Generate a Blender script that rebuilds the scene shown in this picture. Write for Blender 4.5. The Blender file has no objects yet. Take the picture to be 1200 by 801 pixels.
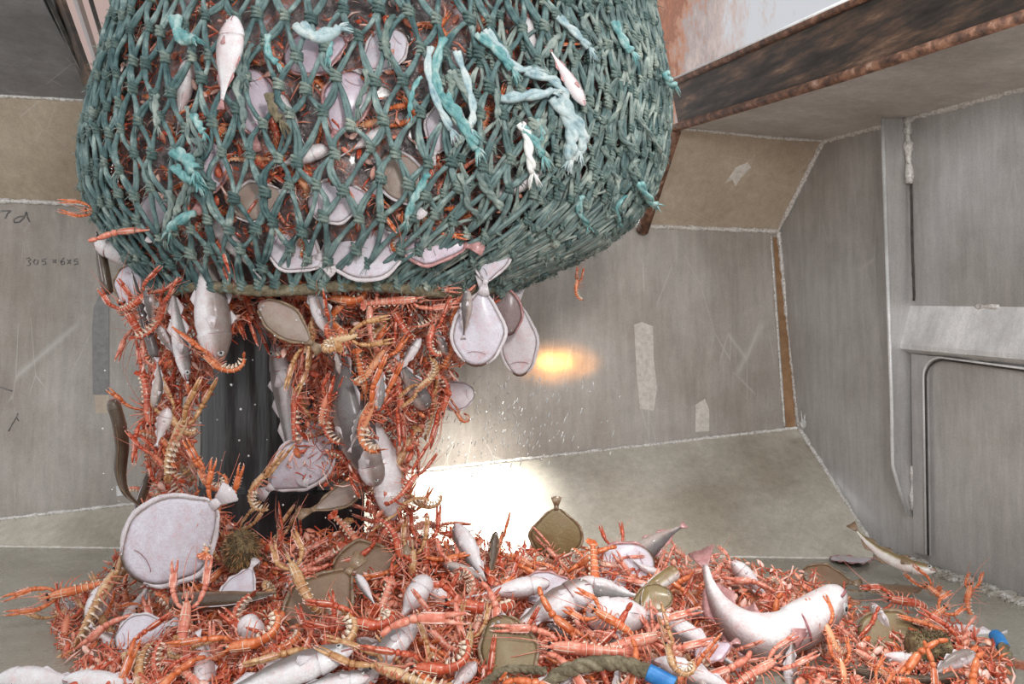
import bpy, bmesh, math, random
from mathutils import Vector, Matrix, noise
random.seed(7)
R = random.uniform
PI = math.pi
V = Vector
C = bpy.context.scene.collection
S = bpy.context.scene
# ------------------------------------------------------------------ camera, world, lights, exposure
CAMZ = 0.62
FPX = 1000.0
cam = bpy.data.cameras.new('camera')
cam.sensor_width = 36.0
cam.lens = 30.0
cam.clip_start = 0.05
camo = bpy.data.objects.new('camera', cam)
camo.location = (0, 0, CAMZ)
camo.rotation_euler = (PI / 2, 0, 0)
C.objects.link(camo)
S.camera = camo
S.view_settings.view_transform = 'Standard'
S.view_settings.look = 'None'
S.view_settings.gamma = 1
S.view_settings.use_curve_mapping = False
S.view_settings.exposure = 0.2
w = bpy.data.worlds.new('overcast_sky')
S.world = w
w.use_nodes = True
bg = w.node_tree.nodes['Background']
bg.inputs[0].default_value = (0.98, 0.985, 1.0, 1)
bg.inputs[1].default_value = 0.92


def light(name, typ, loc, target, energy, color=(1, 1, 1), size=0.3, angle=None, blend=0.5):
    l = bpy.data.lights.new(name, typ)
    l.energy = energy
    l.color = color
    if typ == 'AREA':
        l.size = size
    else:
        l.shadow_soft_size = size
    if typ == 'SPOT':
        l.spot_size = angle
        l.spot_blend = blend
    o = bpy.data.objects.new(name, l)
    o.location = loc
    d = V(target) - V(loc)
    o.rotation_euler = d.to_track_quat('-Z', 'Y').to_euler()
    C.objects.link(o)
    return o


light('camera_flash', 'AREA', (0.35, -0.1, 1.25), (0.0, 2.0, 0.5), 17, (1, 0.98, 0.95), 0.25)
light('daylight_gap', 'SPOT', (-0.12, 2.50, 1.0), (-0.16, 2.68, 0.1), 190, (1, 0.97, 0.9), 0.08, math.radians(42), 1.0)
light('sun_on_catch', 'SPOT', (0.9, 1.2, 2.6), (0.48, 2.0, 0.0), 130, (1, 0.97, 0.92), 0.15, math.radians(36), 0.8)
lamp = light('orange_glow_spot', 'SPOT', (0.95, 0.25, 0.85), (0.145, 2.89, 0.55), 120, (1.0, 0.40, 0.06), 0.02, math.radians(4.8), 1.0)  # added unseen spot, squashed to lay an orange glow on the back wall
lamp.scale = (1.5, 0.72, 1.0)
lamp = light('orange_glow_spot', 'SPOT', (0.95, 0.25, 0.85), (0.15, 2.89, 0.555), 420, (1.0, 0.50, 0.10), 0.02, math.radians(2.2), 1.0)  # second added spot: narrower, brighter core of the same glow
lamp.scale = (1.5, 0.72, 1.0)


# ------------------------------------------------------------------ pixel helpers (1200x801 frame)
def ray(px, py):
    return V(((px - 600.0) / FPX, 1.0, -(py - 400.5) / FPX))


def P(px, py, Y):
    return V((0, 0, CAMZ)) + ray(px, py) * Y


def plane(a, b, c):
    n = (b - a).cross(c - a).normalized()
    if n.dot(V((0, 0, CAMZ)) - a) < 0:
        n = -n
    return a.copy(), n


def hit(px, py, pl):
    o = V((0, 0, CAMZ))
    d = ray(px, py)
    return o + d * ((pl[0] - o).dot(pl[1]) / d.dot(pl[1]))


# ------------------------------------------------------------------ materials
def nd(nt, typ, **kw):
    n = nt.nodes.new(typ)
    for k, v in kw.items():
        setattr(n, k, v)
    return n


def ramp(nt, fac, stops):
    r = nd(nt, 'ShaderNodeValToRGB')
    e = r.color_ramp.elements
    while len(e) > 1:
        e.remove(e[-1])
    e[0].position = stops[0][0]
    e[0].color = (*stops[0][1], 1)
    for p, c in stops[1:]:
        x = e.new(p)
        x.color = (*c, 1)
    nt.links.new(fac, r.inputs[0])
    return r.outputs[0]


def base_mat(name):
    m = bpy.data.materials.new(name)
    m.use_nodes = True
    nt = m.node_tree
    return m, nt, nt.nodes['Principled BSDF']


def noise_out(nt, scale, detail=4, rough=0.6, stretch=(1, 1, 1), src='Object', dist=0.0):
    tc = nd(nt, 'ShaderNodeTexCoord')
    mp = nd(nt, 'ShaderNodeMapping')
    mp.inputs['Scale'].default_value = stretch
    nt.links.new(tc.outputs[src], mp.inputs[0])
    n = nd(nt, 'ShaderNodeTexNoise')
    n.inputs['Scale'].default_value = scale
    n.inputs['Detail'].default_value = detail
    n.inputs['Roughness'].default_value = rough
    n.inputs['Distortion'].default_value = dist
    nt.links.new(mp.outputs[0], n.inputs['Vector'])
    return n.outputs['Fac']


def bump(nt, b, h, strength=0.3, dist=0.003):
    bp = nd(nt, 'ShaderNodeBump')
    bp.inputs['Strength'].default_value = strength
    bp.inputs['Distance'].default_value = dist
    nt.links.new(h, bp.inputs['Height'])
    nt.links.new(bp.outputs[0], b.inputs['Normal'])


def mix(nt, f, a, b, mode='MIX'):
    m = nd(nt, 'ShaderNodeMix', data_type='RGBA', blend_type=mode)
    for s, i in ((f, 0), (a, 6), (b, 7)):
        if hasattr(s, 'links'):
            nt.links.new(s, m.inputs[i])
        elif i == 0:
            m.inputs[0].default_value = s
        else:
            m.inputs[i].default_value = (*s, 1)
    return m.outputs[2]


def mottled(name, stops, scale=30, rough=0.4, metal=0.0, bumps=0.3, bscale=None, stretch=(1, 1, 1), coat=0.0, detail=4, bdist=0.002):
    m, nt, b = base_mat(name)
    f = noise_out(nt, scale, detail, 0.65, stretch)
    nt.links.new(ramp(nt, f, stops), b.inputs['Base Color'])
    b.inputs['Roughness'].default_value = rough
    b.inputs['Metallic'].default_value = metal
    b.inputs['Coat Weight'].default_value = coat
    b.inputs['Coat Roughness'].default_value = 0.15
    if bumps:
        bump(nt, b, noise_out(nt, bscale or scale * 3, 3, 0.6, stretch), bumps, bdist)
    return m


def steel(name, c1, c2, rough=0.42, metal=0.55, stretch=(1, 1, 6), blot=1.5):
    """brushed, stained plate steel with scratches"""
    m, nt, b = base_mat(name)
    f1 = noise_out(nt, blot, 6, 0.65)
    col = ramp(nt, f1, [(0.36, c1), (0.62, c2)])
    f2 = noise_out(nt, 45, 3, 0.7, (1, 1, 0.12))
    brush = ramp(nt, f2, [(0.3, (0.86, 0.86, 0.86)), (0.7, (1.08, 1.08, 1.08))])
    col = mix(nt, 1.0, col, brush, 'MULTIPLY')
    # fine speckle
    f3 = noise_out(nt, 260, 2, 0.7)
    sp = ramp(nt, f3, [(0.32, (0.78, 0.77, 0.76)), (0.55, (1, 1, 1)), (0.75, (1.12, 1.12, 1.12))])
    col = mix(nt, 0.6, col, sp, 'MULTIPLY')
    # long thin scratches: contour lines of a stretched warped noise
    for rot, st, sc in (((0.2, 0.35, 0.3), (1.0, 1.0, 0.22), 5.0), ((0.1, -0.5, 0.9), (1.0, 1.0, 0.16), 4.0)):
        tc = nd(nt, 'ShaderNodeTexCoord')
        mp = nd(nt, 'ShaderNodeMapping')
        mp.inputs['Rotation'].default_value = rot
        mp.inputs['Scale'].default_value = st
        nt.links.new(tc.outputs['Object'], mp.inputs[0])
        vo = nd(nt, 'ShaderNodeTexVoronoi', feature='DISTANCE_TO_EDGE')
        vo.inputs['Scale'].default_value = sc
        nt.links.new(mp.outputs[0], vo.inputs['Vector'])
        line = ramp(nt, vo.outputs['Distance'], [(0.0, (1, 1, 1)), (0.006, (0, 0, 0))])
        gate = ramp(nt, noise_out(nt, 3.5, 3, 0.5), [(0.56, (0, 0, 0)), (0.62, (0.5, 0.5, 0.5))])
        lf = mix(nt, 1.0, line, gate, 'MULTIPLY')
        col = mix(nt, lf, col, (0.62, 0.6, 0.57))
    nt.links.new(col, b.inputs['Base Color'])
    b.inputs['Metallic'].default_value = metal
    rr = ramp(nt, noise_out(nt, 7, 4), [(0.3, (rough - 0.08,) * 3), (0.7, (rough + 0.1,) * 3)])
    nt.links.new(rr, b.inputs['Roughness'])
    bump(nt, b, f2, 0.12, 0.002)
    return m


def fishskin(name, back, side, belly, rough=0.28, spots=0.0, lo=0.35, hi=0.65, fac=1.0):
    """attr v: 0 belly .. 1 back"""
    m, nt, b = base_mat(name)
    at = nd(nt, 'ShaderNodeAttribute', attribute_name='v')
    n1 = noise_out(nt, 34, 6, 0.75, (0.6, 1, 1))
    mt = nd(nt, 'ShaderNodeMath', operation='MULTIPLY_ADD')
    nt.links.new(n1, mt.inputs[0])
    mt.inputs[1].default_value = 0.38
    mt2 = nd(nt, 'ShaderNodeMath', operation='SUBTRACT')
    nt.links.new(at.outputs['Fac'], mt2.inputs[0])
    mt2.inputs[1].default_value = 0.19
    nt.links.new(mt2.outputs[0], mt.inputs[2])
    col = ramp(nt, mt.outputs[0], [(0.0, belly), (lo, belly), ((lo + hi) / 2, side), (hi, back), (1.0, back)])
    f = noise_out(nt, 220, 3, 0.7)
    sp = ramp(nt, f, [(0.35, (0.7, 0.68, 0.66)), (0.6, (1.05, 1.05, 1.05))])
    col = mix(nt, 0.35 + spots, col, sp, 'MULTIPLY')
    blot = ramp(nt, noise_out(nt, 26, 6, 0.8), [(0.36, (1, 1, 1)), (0.52, (0.86, 0.80, 0.80)), (0.68, (0.84, 0.56, 0.54))])
    col = mix(nt, 0.85, col, blot, 'MULTIPLY')
    ll = ramp(nt, at.outputs['Fac'], [(0.0, (0, 0, 0)), (0.685, (0, 0, 0)), (0.70, (0.55,) * 3), (0.715, (0, 0, 0))])
    col = mix(nt, ll, col, (0.16, 0.13, 0.12))
    nt.links.new(col, b.inputs['Base Color'])
    b.inputs['Roughness'].default_value = rough
    b.inputs['Coat Weight'].default_value = 0.4
    b.inputs['Coat Roughness'].default_value = 0.22
    b.inputs['Subsurface Weight'].default_value = 0.0
    bump(nt, b, noise_out(nt, 150, 5, 0.75), 0.6, 0.003)
    return m


def shell(name, deep, mid, pale):
    m, nt, b = base_mat(name)
    f = noise_out(nt, 75, 5, 0.7)
    col = ramp(nt, f, [(0.28, deep), (0.5, mid), (0.72, pale)])
    at = nd(nt, 'ShaderNodeAttribute', attribute_name='v')
    und = ramp(nt, at.outputs['Fac'], [(0.0, (1, 1, 1)), (0.38, (0, 0, 0))])
    col = mix(nt, und, col, pale)
    nt.links.new(col, b.inputs['Base Color'])
    b.inputs['Roughness'].default_value = 0.3
    b.inputs['Coat Weight'].default_value = 0.35
    b.inputs['Coat Roughness'].default_value = 0.1
    bump(nt, b, noise_out(nt, 420, 3, 0.6), 0.35, 0.001)
    return m


M = {}
M['wall'] = steel('brushed_steel', (0.32, 0.275, 0.235), (0.50, 0.465, 0.43), 0.40, 0.25)
M['wall_brown'] = steel('stained_steel', (0.44, 0.35, 0.26), (0.66, 0.56, 0.45), 0.5, 0.1)
M['wall_over'] = steel('dull_steel', (0.40, 0.365, 0.34), (0.62, 0.585, 0.56), 0.55, 0.1, blot=3)
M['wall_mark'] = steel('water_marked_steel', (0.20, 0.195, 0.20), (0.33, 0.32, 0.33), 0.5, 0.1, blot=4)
M['chute'] = steel('chute_steel', (0.44, 0.395, 0.32), (0.64, 0.60, 0.52), 0.40, 0.2, blot=3)
M['side'] = steel('side_steel', (0.36, 0.335, 0.31), (0.56, 0.55, 0.545), 0.40, 0.3)
M['bright'] = steel('worn_bright_steel', (0.62, 0.62, 0.62), (0.9, 0.9, 0.9), 0.4, 0.15, blot=6)
M['weld'] = mottled('weld_bead', [(0.3, (0.30, 0.27, 0.25)), (0.45, (0.66, 0.63, 0.60)), (0.7, (0.95, 0.93, 0.9))], 130, 0.4, 0.15, 0.8, bscale=260)
M['darkline'] = mottled('dark_seam', [(0.3, (0.03, 0.028, 0.026)), (0.7, (0.09, 0.08, 0.07))], 60, 0.7)
M['floor'] = None
m, nt, b = base_mat('wet_steel_floor')
c = ramp(nt, noise_out(nt, 2.5, 7, 0.7), [(0.3, (0.30, 0.275, 0.225)), (0.55, (0.42, 0.40, 0.34)), (0.75, (0.52, 0.50, 0.45))])
c = mix(nt, 0.6, c, ramp(nt, noise_out(nt, 120, 3, 0.8), [(0.3, (0.7, 0.7, 0.7)), (0.7, (1.25, 1.25, 1.25))]), 'MULTIPLY')
nt.links.new(c, b.inputs['Base Color'])
b.inputs['Metallic'].default_value = 0.25
nt.links.new(ramp(nt, noise_out(nt, 9, 4), [(0.35, (0.14,) * 3), (0.65, (0.4,) * 3)]), b.inputs['Roughness'])
bump(nt, b, noise_out(nt, 60, 4, 0.7), 0.35, 0.004)
M['floor'] = m
M['rust'] = mottled('rusty_steel', [(0.3, (0.045, 0.03, 0.026)), (0.45, (0.15, 0.075, 0.05)), (0.58, (0.32, 0.16, 0.10)), (0.72, (0.55, 0.40, 0.33))], 38, 0.6, 0.2, 0.6, detail=8)
M['beam'] = mottled('grimy_beam', [(0.3, (0.022, 0.019, 0.018)), (0.48, (0.07, 0.055, 0.048)), (0.60, (0.17, 0.105, 0.075)), (0.72, (0.42, 0.27, 0.19))], 11, 0.5, 0.3, 0.5, stretch=(0.5, 0.5, 3), detail=8)
m, nt, b = base_mat('rust_streaked_painted_plate')
tc = nd(nt, 'ShaderNodeTexCoord')
sx = nd(nt, 'ShaderNodeSeparateXYZ')
nt.links.new(tc.outputs['Object'], sx.inputs[0])
ns = noise_out(nt, 5, 8, 0.75, (1.6, 1.6, 0.5))
ma = nd(nt, 'ShaderNodeMath', operation='MULTIPLY_ADD')
nt.links.new(sx.outputs[0], ma.inputs[0])
ma.inputs[1].default_value = 0.55
ma.inputs[2].default_value = -0.42
mb = nd(nt, 'ShaderNodeMath', operation='ADD')
nt.links.new(ma.outputs[0], mb.inputs[0])
nt.links.new(ns, mb.inputs[1])
c = ramp(nt, mb.outputs[0], [(0.22, (0.50, 0.36, 0.32)), (0.36, (0.48, 0.20, 0.12)), (0.46, (0.30, 0.13, 0.08)), (0.52, (0.50, 0.25, 0.16)), (0.60, (0.42, 0.36, 0.35)), (0.68, (0.58, 0.46, 0.42)), (0.80, (0.62, 0.63, 0.66))])
nt.links.new(c, b.inputs['Base Color'])
b.inputs['Roughness'].default_value = 0.35
bump(nt, b, ns, 0.4, 0.006)
M['rustplate'] = m
M['tape'] = mottled('brown_sealant', [(0.3, (0.25, 0.13, 0.06)), (0.7, (0.38, 0.22, 0.11))], 30, 0.6)
M['patch'] = mottled('ground_patch', [(0.35, (0.60, 0.56, 0.51)), (0.65, (0.80, 0.76, 0.71))], 60, 0.6, 0.0, 0.5)
M['greystrip'] = mottled('grey_sheet', [(0.35, (0.24, 0.23, 0.23)), (0.65, (0.31, 0.30, 0.30))], 60, 0.5, 0.3, 0.2)
M['marker'] = mottled('faded_marker', [(0.35, (0.09, 0.09, 0.09)), (0.65, (0.30, 0.295, 0.29))], 90, 0.8)
M['rubber'] = mottled('black_rubber', [(0.3, (0.012, 0.013, 0.015)), (0.55, (0.03, 0.03, 0.034)), (0.75, (0.085, 0.085, 0.09))], 30, 0.35, 0, 0.8, stretch=(1, 1, 0.12), coat=0.4, bscale=40, bdist=0.006)
M['foot'] = mottled('grey_wet_steel', [(0.3, (0.10, 0.10, 0.10)), (0.7, (0.26, 0.25, 0.24))], 30, 0.35, 0.4, 0.4)
M['twine'] = mottled('teal_net_twine', [(0.28, (0.022, 0.050, 0.054)), (0.45, (0.065, 0.135, 0.14)), (0.57, (0.16, 0.25, 0.245)), (0.70, (0.46, 0.55, 0.51))], 26, 0.55, 0, 1.0, bscale=500, detail=7, bdist=0.002)
M['twine_pale'] = mottled('bleached_net_twine', [(0.28, (0.045, 0.09, 0.095)), (0.48, (0.14, 0.20, 0.19)), (0.68, (0.46, 0.52, 0.46))], 22, 0.65, 0, 1.0, bscale=450, detail=6)
def glare_bleach(mt, pale, sc=3.2):  # broad pale blotches put glare, along with bleaching, into the twine colour
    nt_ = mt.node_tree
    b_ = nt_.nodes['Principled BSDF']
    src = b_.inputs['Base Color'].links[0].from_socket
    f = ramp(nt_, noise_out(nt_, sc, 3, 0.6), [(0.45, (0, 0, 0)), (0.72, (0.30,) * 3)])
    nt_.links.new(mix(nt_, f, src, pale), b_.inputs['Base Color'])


glare_bleach(M['twine'], (0.40, 0.50, 0.47))
glare_bleach(M['twine_pale'], (0.48, 0.54, 0.50), 5)
M['knot'] = mottled('worn_knot', [(0.28, (0.035, 0.075, 0.078)), (0.46, (0.10, 0.165, 0.155)), (0.60, (0.27, 0.33, 0.29)), (0.74, (0.62, 0.64, 0.54))], 16, 0.75, 0, 1.0, bscale=300, detail=6, bdist=0.004)
M['turq'] = mottled('turquoise_twine', [(0.3, (0.05, 0.22, 0.24)), (0.5, (0.20, 0.42, 0.42)), (0.7, (0.62, 0.74, 0.70))], 40, 0.6, 0, 1.0, bscale=500)
M['bluegrey'] = mottled('pale_blue_twine', [(0.3, (0.22, 0.36, 0.42)), (0.5, (0.45, 0.58, 0.6)), (0.7, (0.75, 0.8, 0.78))], 40, 0.6, 0, 1.0, bscale=500)
M['rope'] = mottled('olive_rope', [(0.3, (0.10, 0.085, 0.05)), (0.5, (0.22, 0.18, 0.11)), (0.7, (0.38, 0.33, 0.23))], 60, 0.8, 0, 1.0, bscale=500, bdist=0.004)
M['bluetape'] = mottled('blue_tape', [(0.3, (0.01, 0.14, 0.42)), (0.7, (0.05, 0.27, 0.62))], 40, 0.4)
M['white_twine'] = mottled('white_twine', [(0.3, (0.7, 0.7, 0.68)), (0.7, (0.9, 0.9, 0.88))], 40, 0.7)
sh = {
    'red': shell('orange_red_shell', (0.27, 0.030, 0.014), (0.50, 0.072, 0.028), (0.72, 0.27, 0.16)),
    'orange': shell('orange_shell', (0.42, 0.075, 0.020), (0.64, 0.15, 0.042), (0.80, 0.38, 0.20)),
    'pink': shell('pale_pink_shell', (0.50, 0.10, 0.065), (0.68, 0.21, 0.135), (0.84, 0.50, 0.38)),
    'tan': shell('tan_brown_shell', (0.30, 0.12, 0.04), (0.50, 0.25, 0.10), (0.76, 0.56, 0.34)),
}
M['tooth'] = mottled('cream_shell_edge', [(0.3, (0.72, 0.52, 0.38)), (0.7, (0.9, 0.82, 0.68))], 90, 0.35)
M['clawtip'] = mottled('pink_white_claw', [(0.3, (0.70, 0.28, 0.20)), (0.55, (0.82, 0.52, 0.44)), (0.75, (0.88, 0.75, 0.68))], 60, 0.3, 0, 0.3, coat=0.4)
M['leg'] = mottled('salmon_leg', [(0.3, (0.50, 0.10, 0.055)), (0.5, (0.68, 0.24, 0.15)), (0.72, (0.84, 0.58, 0.44))], 50, 0.35, 0, 0.2)
M['feeler'] = mottled('red_feeler', [(0.3, (0.5, 0.08, 0.05)), (0.7, (0.8, 0.4, 0.28))], 40, 0.4)
M['black'] = mottled('eye_black', [(0.3, (0.006, 0.006, 0.008)), (0.7, (0.02, 0.02, 0.02))], 90, 0.08, 0, 0)
M['iris'] = mottled('fish_iris', [(0.3, (0.32, 0.33, 0.34)), (0.7, (0.62, 0.62, 0.6))], 200, 0.2, 0, 0)
M['scrap'] = mottled('shell_scraps', [(0.3, (0.30, 0.05, 0.022)), (0.5, (0.55, 0.13, 0.055)), (0.7, (0.76, 0.38, 0.23))], 25, 0.35, 0, 0.4, coat=0.4)
M['mound'] = mottled('mixed_catch', [(0.28, (0.09, 0.035, 0.022)), (0.42, (0.28, 0.07, 0.035)), (0.55, (0.48, 0.16, 0.08)), (0.68, (0.52, 0.36, 0.27)), (0.8, (0.7, 0.6, 0.56))], 22, 0.3, 0, 1.0, bscale=70, coat=0.5, bdist=0.012, detail=6)
M['innards'] = mottled('packed_catch', [(0.30, (0.025, 0.02, 0.022)), (0.45, (0.08, 0.06, 0.06)), (0.53, (0.19, 0.145, 0.145)), (0.585, (0.30, 0.10, 0.06)), (0.64, (0.36, 0.30, 0.33)), (0.75, (0.62, 0.60, 0.64))], 17, 0.3, 0, 1.0, bscale=45, coat=0.5, bdist=0.015, detail=7)
M['fin_pale'] = mottled('pale_fin', [(0.3, (0.60, 0.52, 0.54)), (0.7, (0.80, 0.75, 0.78))], 90, 0.3, 0, 0.8, stretch=(1, 6, 6), bscale=160, coat=0.4)
M['fin_pink'] = mottled('pink_fin', [(0.3, (0.36, 0.15, 0.15)), (0.7, (0.58, 0.32, 0.31))], 90, 0.3, 0, 0.8, bscale=160, coat=0.4)
M['fin_brown'] = mottled('brown_fin', [(0.3, (0.15, 0.09, 0.05)), (0.7, (0.34, 0.23, 0.14))], 90, 0.35, 0, 0.8, bscale=160, coat=0.4)
M['mouth'] = mottled('mouth_pink', [(0.3, (0.22, 0.06, 0.07)), (0.7, (0.42, 0.18, 0.2))], 60, 0.3)
M['brownfuzz'] = mottled('brown_bristle', [(0.3, (0.07, 0.05, 0.025)), (0.55, (0.2, 0.14, 0.07)), (0.75, (0.45, 0.36, 0.18))], 60, 0.6, 0, 1.0, bscale=240, bdist=0.006)
M['foam'] = mottled('dirty_foam', [(0.35, (0.30, 0.26, 0.21)), (0.5, (0.52, 0.48, 0.42)), (0.62, (0.8, 0.78, 0.74))], 38, 0.25, 0, 1.0, bscale=90, coat=0.6, detail=8, bdist=0.025)
m, nt, b = base_mat('water_drop')
b.inputs['Base Color'].default_value = (0.9, 0.93, 0.95, 1)
b.inputs['Roughness'].default_value = 0.05
b.inputs['Transmission Weight'].default_value = 0.55
b.inputs['IOR'].default_value = 1.33
M['water'] = m
SK = {
    'big': fishskin('big_fish_skin', (0.34, 0.27, 0.26), (0.52, 0.45, 0.45), (0.9, 0.89, 0.9), lo=0.42, hi=0.8),
    'whiting': fishskin('whiting_skin', (0.27, 0.23, 0.21), (0.50, 0.45, 0.44), (0.80, 0.79, 0.81)),
    'silver': fishskin('silver_skin', (0.24, 0.235, 0.23), (0.55, 0.54, 0.55), (0.82, 0.82, 0.84)),
    'grey': fishskin('grey_skin', (0.15, 0.14, 0.14), (0.30, 0.27, 0.25), (0.50, 0.45, 0.42), spots=0.3),
    'olive': fishskin('olive_skin', (0.26, 0.20, 0.08), (0.48, 0.43, 0.26), (0.84, 0.83, 0.78), lo=0.45, hi=0.7),
    'eel': fishskin('eel_skin', (0.10, 0.07, 0.045), (0.20, 0.14, 0.09), (0.34, 0.25, 0.18), spots=0.2),
    'belly': fishskin('white_belly_skin', (0.46, 0.34, 0.33), (0.74, 0.68, 0.69), (0.88, 0.87, 0.89), lo=0.55, hi=0.9),
    'flat': fishskin('flatfish_skin', (0.24, 0.15, 0.08), (0.50, 0.40, 0.36), (0.70, 0.68, 0.76), lo=0.40, hi=0.6),
    'flat_olive': fishskin('olive_flatfish_skin', (0.26, 0.20, 0.09), (0.40, 0.30, 0.2), (0.78, 0.74, 0.78), lo=0.40, hi=0.6),
    'flat_grey': fishskin('greybrown_flatfish_skin', (0.36, 0.29, 0.24), (0.50, 0.40, 0.36), (0.78, 0.74, 0.78), lo=0.40, hi=0.6),
    'flat_mauve': fishskin('mauve_flatfish_skin', (0.26, 0.19, 0.19), (0.5, 0.4, 0.42), (0.66, 0.58, 0.68), lo=0.40, hi=0.6),
}


# ------------------------------------------------------------------ mesh builder
class MB:
    def __init__(s):
        s.v, s.f, s.m, s.a = [], [], [], []

    def add(s, pts, faces, mat=0, att=None):
        o = len(s.v)
        s.v += [V(p) for p in pts]
        s.a += att if att else [0.7] * len(pts)
        s.f += [tuple(i + o for i in f) for f in faces]
        s.m += [mat] * len(faces)

    def rings(s, rings, mat=0, att=None, cap=True):
        n = len(rings[0])
        pts = [p for r in rings for p in r]
        fs = []
        for k in range(len(rings) - 1):
            for i in range(n):
                j = (i + 1) % n
                fs.append((k * n + i, k * n + j, (k + 1) * n + j, (k + 1) * n + i))
        if cap:
            fs.append(tuple(reversed(range(n))))
            fs.append(tuple((len(rings) - 1) * n + i for i in range(n)))
        s.add(pts, fs, mat, att)

    def tube(s, path, rad, n=6, mat=0, sy=1.0, up=None, att=None):
        path = [V(p) for p in path]
        k = len(path)
        rr = rad if isinstance(rad, (list, tuple)) else [rad] * k
        rings = []
        prev = V(up) if up else None
        for i, p in enumerate(path):
            t = (path[min(i + 1, k - 1)] - path[max(i - 1, 0)])
            if t.length < 1e-9:
                t = V((0, 0, 1))
            t.normalize()
            if prev is None:
                prev = t.orthogonal().normalized()
            u = prev - t * prev.dot(t)
            if u.length < 1e-6:
                u = t.orthogonal()
            u.normalize()
            prev = u
            v = t.cross(u)
            rings.append([p + (u * math.cos(a) * rr[i] + v * math.sin(a) * rr[i] * sy) for a in [2 * PI * q / n for q in range(n)]])
        s.rings(rings, mat, [att] * (n * k) if att is not None else None)

    def ball(s, c, r, nu=10, nv=7, mat=0, rot=None, att=None, bump=0.0):
        c = V(c)
        r = V(r) if hasattr(r, '__len__') else V((r, r, r))
        rings = []
        for j in range(nv + 1):
            ph = PI * (0.001 + 0.998 * j / nv)
            rg = []
            for i in range(nu):
                th = 2 * PI * i / nu
                p = V((r.x * math.sin(ph) * math.cos(th), r.y * math.sin(ph) * math.sin(th), r.z * math.cos(ph)))
                if bump:
                    p *= 1 + bump * noise.noise((p + c) * 60)
                if rot:
                    p = rot @ p
                rg.append(c + p)
            rings.append(rg)
        s.rings(rings, mat, [att] * (nu * (nv + 1)) if att is not None else None)

    def slab(s, pts, off, mat=0, att=None):
        pts = [V(p) for p in pts]
        off = V(off)
        n = len(pts)
        fs = [tuple(range(n)), tuple(reversed(range(n, 2 * n)))]
        for i in range(n):
            j = (i + 1) % n
            fs.append((j, i, n + i, n + j))
        s.add(pts + [p + off for p in pts], fs, mat, [att] * (2 * n) if att is not None else None)

    def fan(s, root, ang, spread, length, plane_u, plane_v, th=0.0012, fork=0.0, n=9, mat=0, rootw=0.0, att=0.6):
        """fin: a thin rayed fan, its mid direction at ang in the (u, v) plane"""
        root, u, v = V(root), V(plane_u).normalized(), V(plane_v).normalized()
        nrm = u.cross(v)
        top, bot = [], []
        for i in range(n + 1):
            q = i / n * 2 - 1
            a = ang + q * spread
            d = u * math.cos(a) + v * math.sin(a)
            L = length * (1 - fork * (1 - abs(q) ** 1.3)) * (1 - 0.12 * q * q) * (1.0 if i % 2 else 0.955)
            side = (u * -math.sin(ang) + v * math.cos(ang)) * q * rootw
            top.append((root + side, root + side + d * L))
        pts = []
        for a_, b_ in top:
            pts += [a_ + nrm * th, b_ + nrm * th * 0.4, a_ - nrm * th, b_ - nrm * th * 0.4]
        fs = []
        for i in range(n):
            o = i * 4
            fs += [(o, o + 1, o + 5, o + 4), (o + 2, o + 6, o + 7, o + 3), (o + 1, o + 3, o + 7, o + 5), (o, o + 4, o + 6, o + 2)]
        fs += [(0, 2, 3, 1), (n * 4, n * 4 + 1, n * 4 + 3, n * 4 + 2)]
        s.add(pts, fs, mat, [att] * len(pts))

    def warp(s, fn):
        s.v = [fn(p) for p in s.v]
        return s

    def build(s, name, mats, parent=None, smooth=True):
        me = bpy.data.meshes.new(name)
        me.from_pydata([tuple(p) for p in s.v], [], s.f)
        me.update()
        for mt in (mats if isinstance(mats, (list, tuple)) else [mats]):
            me.materials.append(mt)
        me.polygons.foreach_set('material_index', s.m)
        if smooth:
            me.polygons.foreach_set('use_smooth', [True] * len(s.f))
        a = me.attributes.new('v', 'FLOAT', 'POINT')
        a.data.foreach_set('value', s.a)
        o = bpy.data.objects.new(name, me)
        C.objects.link(o)
        if parent:
            o.parent = parent
        return o


def empty(name):
    o = bpy.data.objects.new(name, None)
    o.empty_display_size = 0.02
    C.objects.link(o)
    return o


def tag(o, label, cat, group=None, kind=None):
    o['label'] = label
    if cat:
        o['category'] = cat
    if group:
        o['group'] = group
    if kind:
        o['kind'] = kind
    return o


def struct(mb, name, mat, label=None, smooth=False):
    o = mb.build(name, mat, None, smooth)
    o['kind'] = 'structure'
    if label:
        o['label'] = label
    return o


def copy_tree(o, parent=None):
    c = o.copy()
    C.objects.link(c)
    if parent:
        c.parent = parent
    for ch in KIDS.get(o.name, []):
        copy_tree(ch, c)
    return c


KIDS = {}


def register(o):
    """remember a template's children so copies need no scene search"""
    KIDS[o.name] = list(o.children)
    for ch in o.children:
        register(ch)


EX = V((1, 0, 0))
LIE = (EX, V((0, 0.62, 0.785)), V((0, -0.785, 0.62)))      # lying on the heap, seen from the front
HANG = (EX, V((0, 0, 1)), V((0, -1, 0)))                    # falling, facing the viewer
FLATLIE = (EX, V((0, 1, 0)), V((0, 0, 1)))                  # flat on the floor


def place(o, pos, ang, roll=0.0, basis=HANG, s=1.0, jit=0.0):
    ex, ey, en = basis
    a = math.radians(ang)
    r = math.radians(roll)
    fwd = ex * math.cos(a) + ey * math.sin(a)
    side = -ex * math.sin(a) + ey * math.cos(a)
    up = en * math.cos(r) + side * math.sin(r)
    if jit:
        fwd = (fwd + en * R(-jit, jit)).normalized()
        up = (up - fwd * up.dot(fwd)).normalized()
    y = up.cross(fwd)
    mt = Matrix((fwd, y, up)).transposed()
    o.rotation_euler = mt.to_euler()
    o.location = pos
    o.scale = (s, s, s)
    return o


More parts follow.
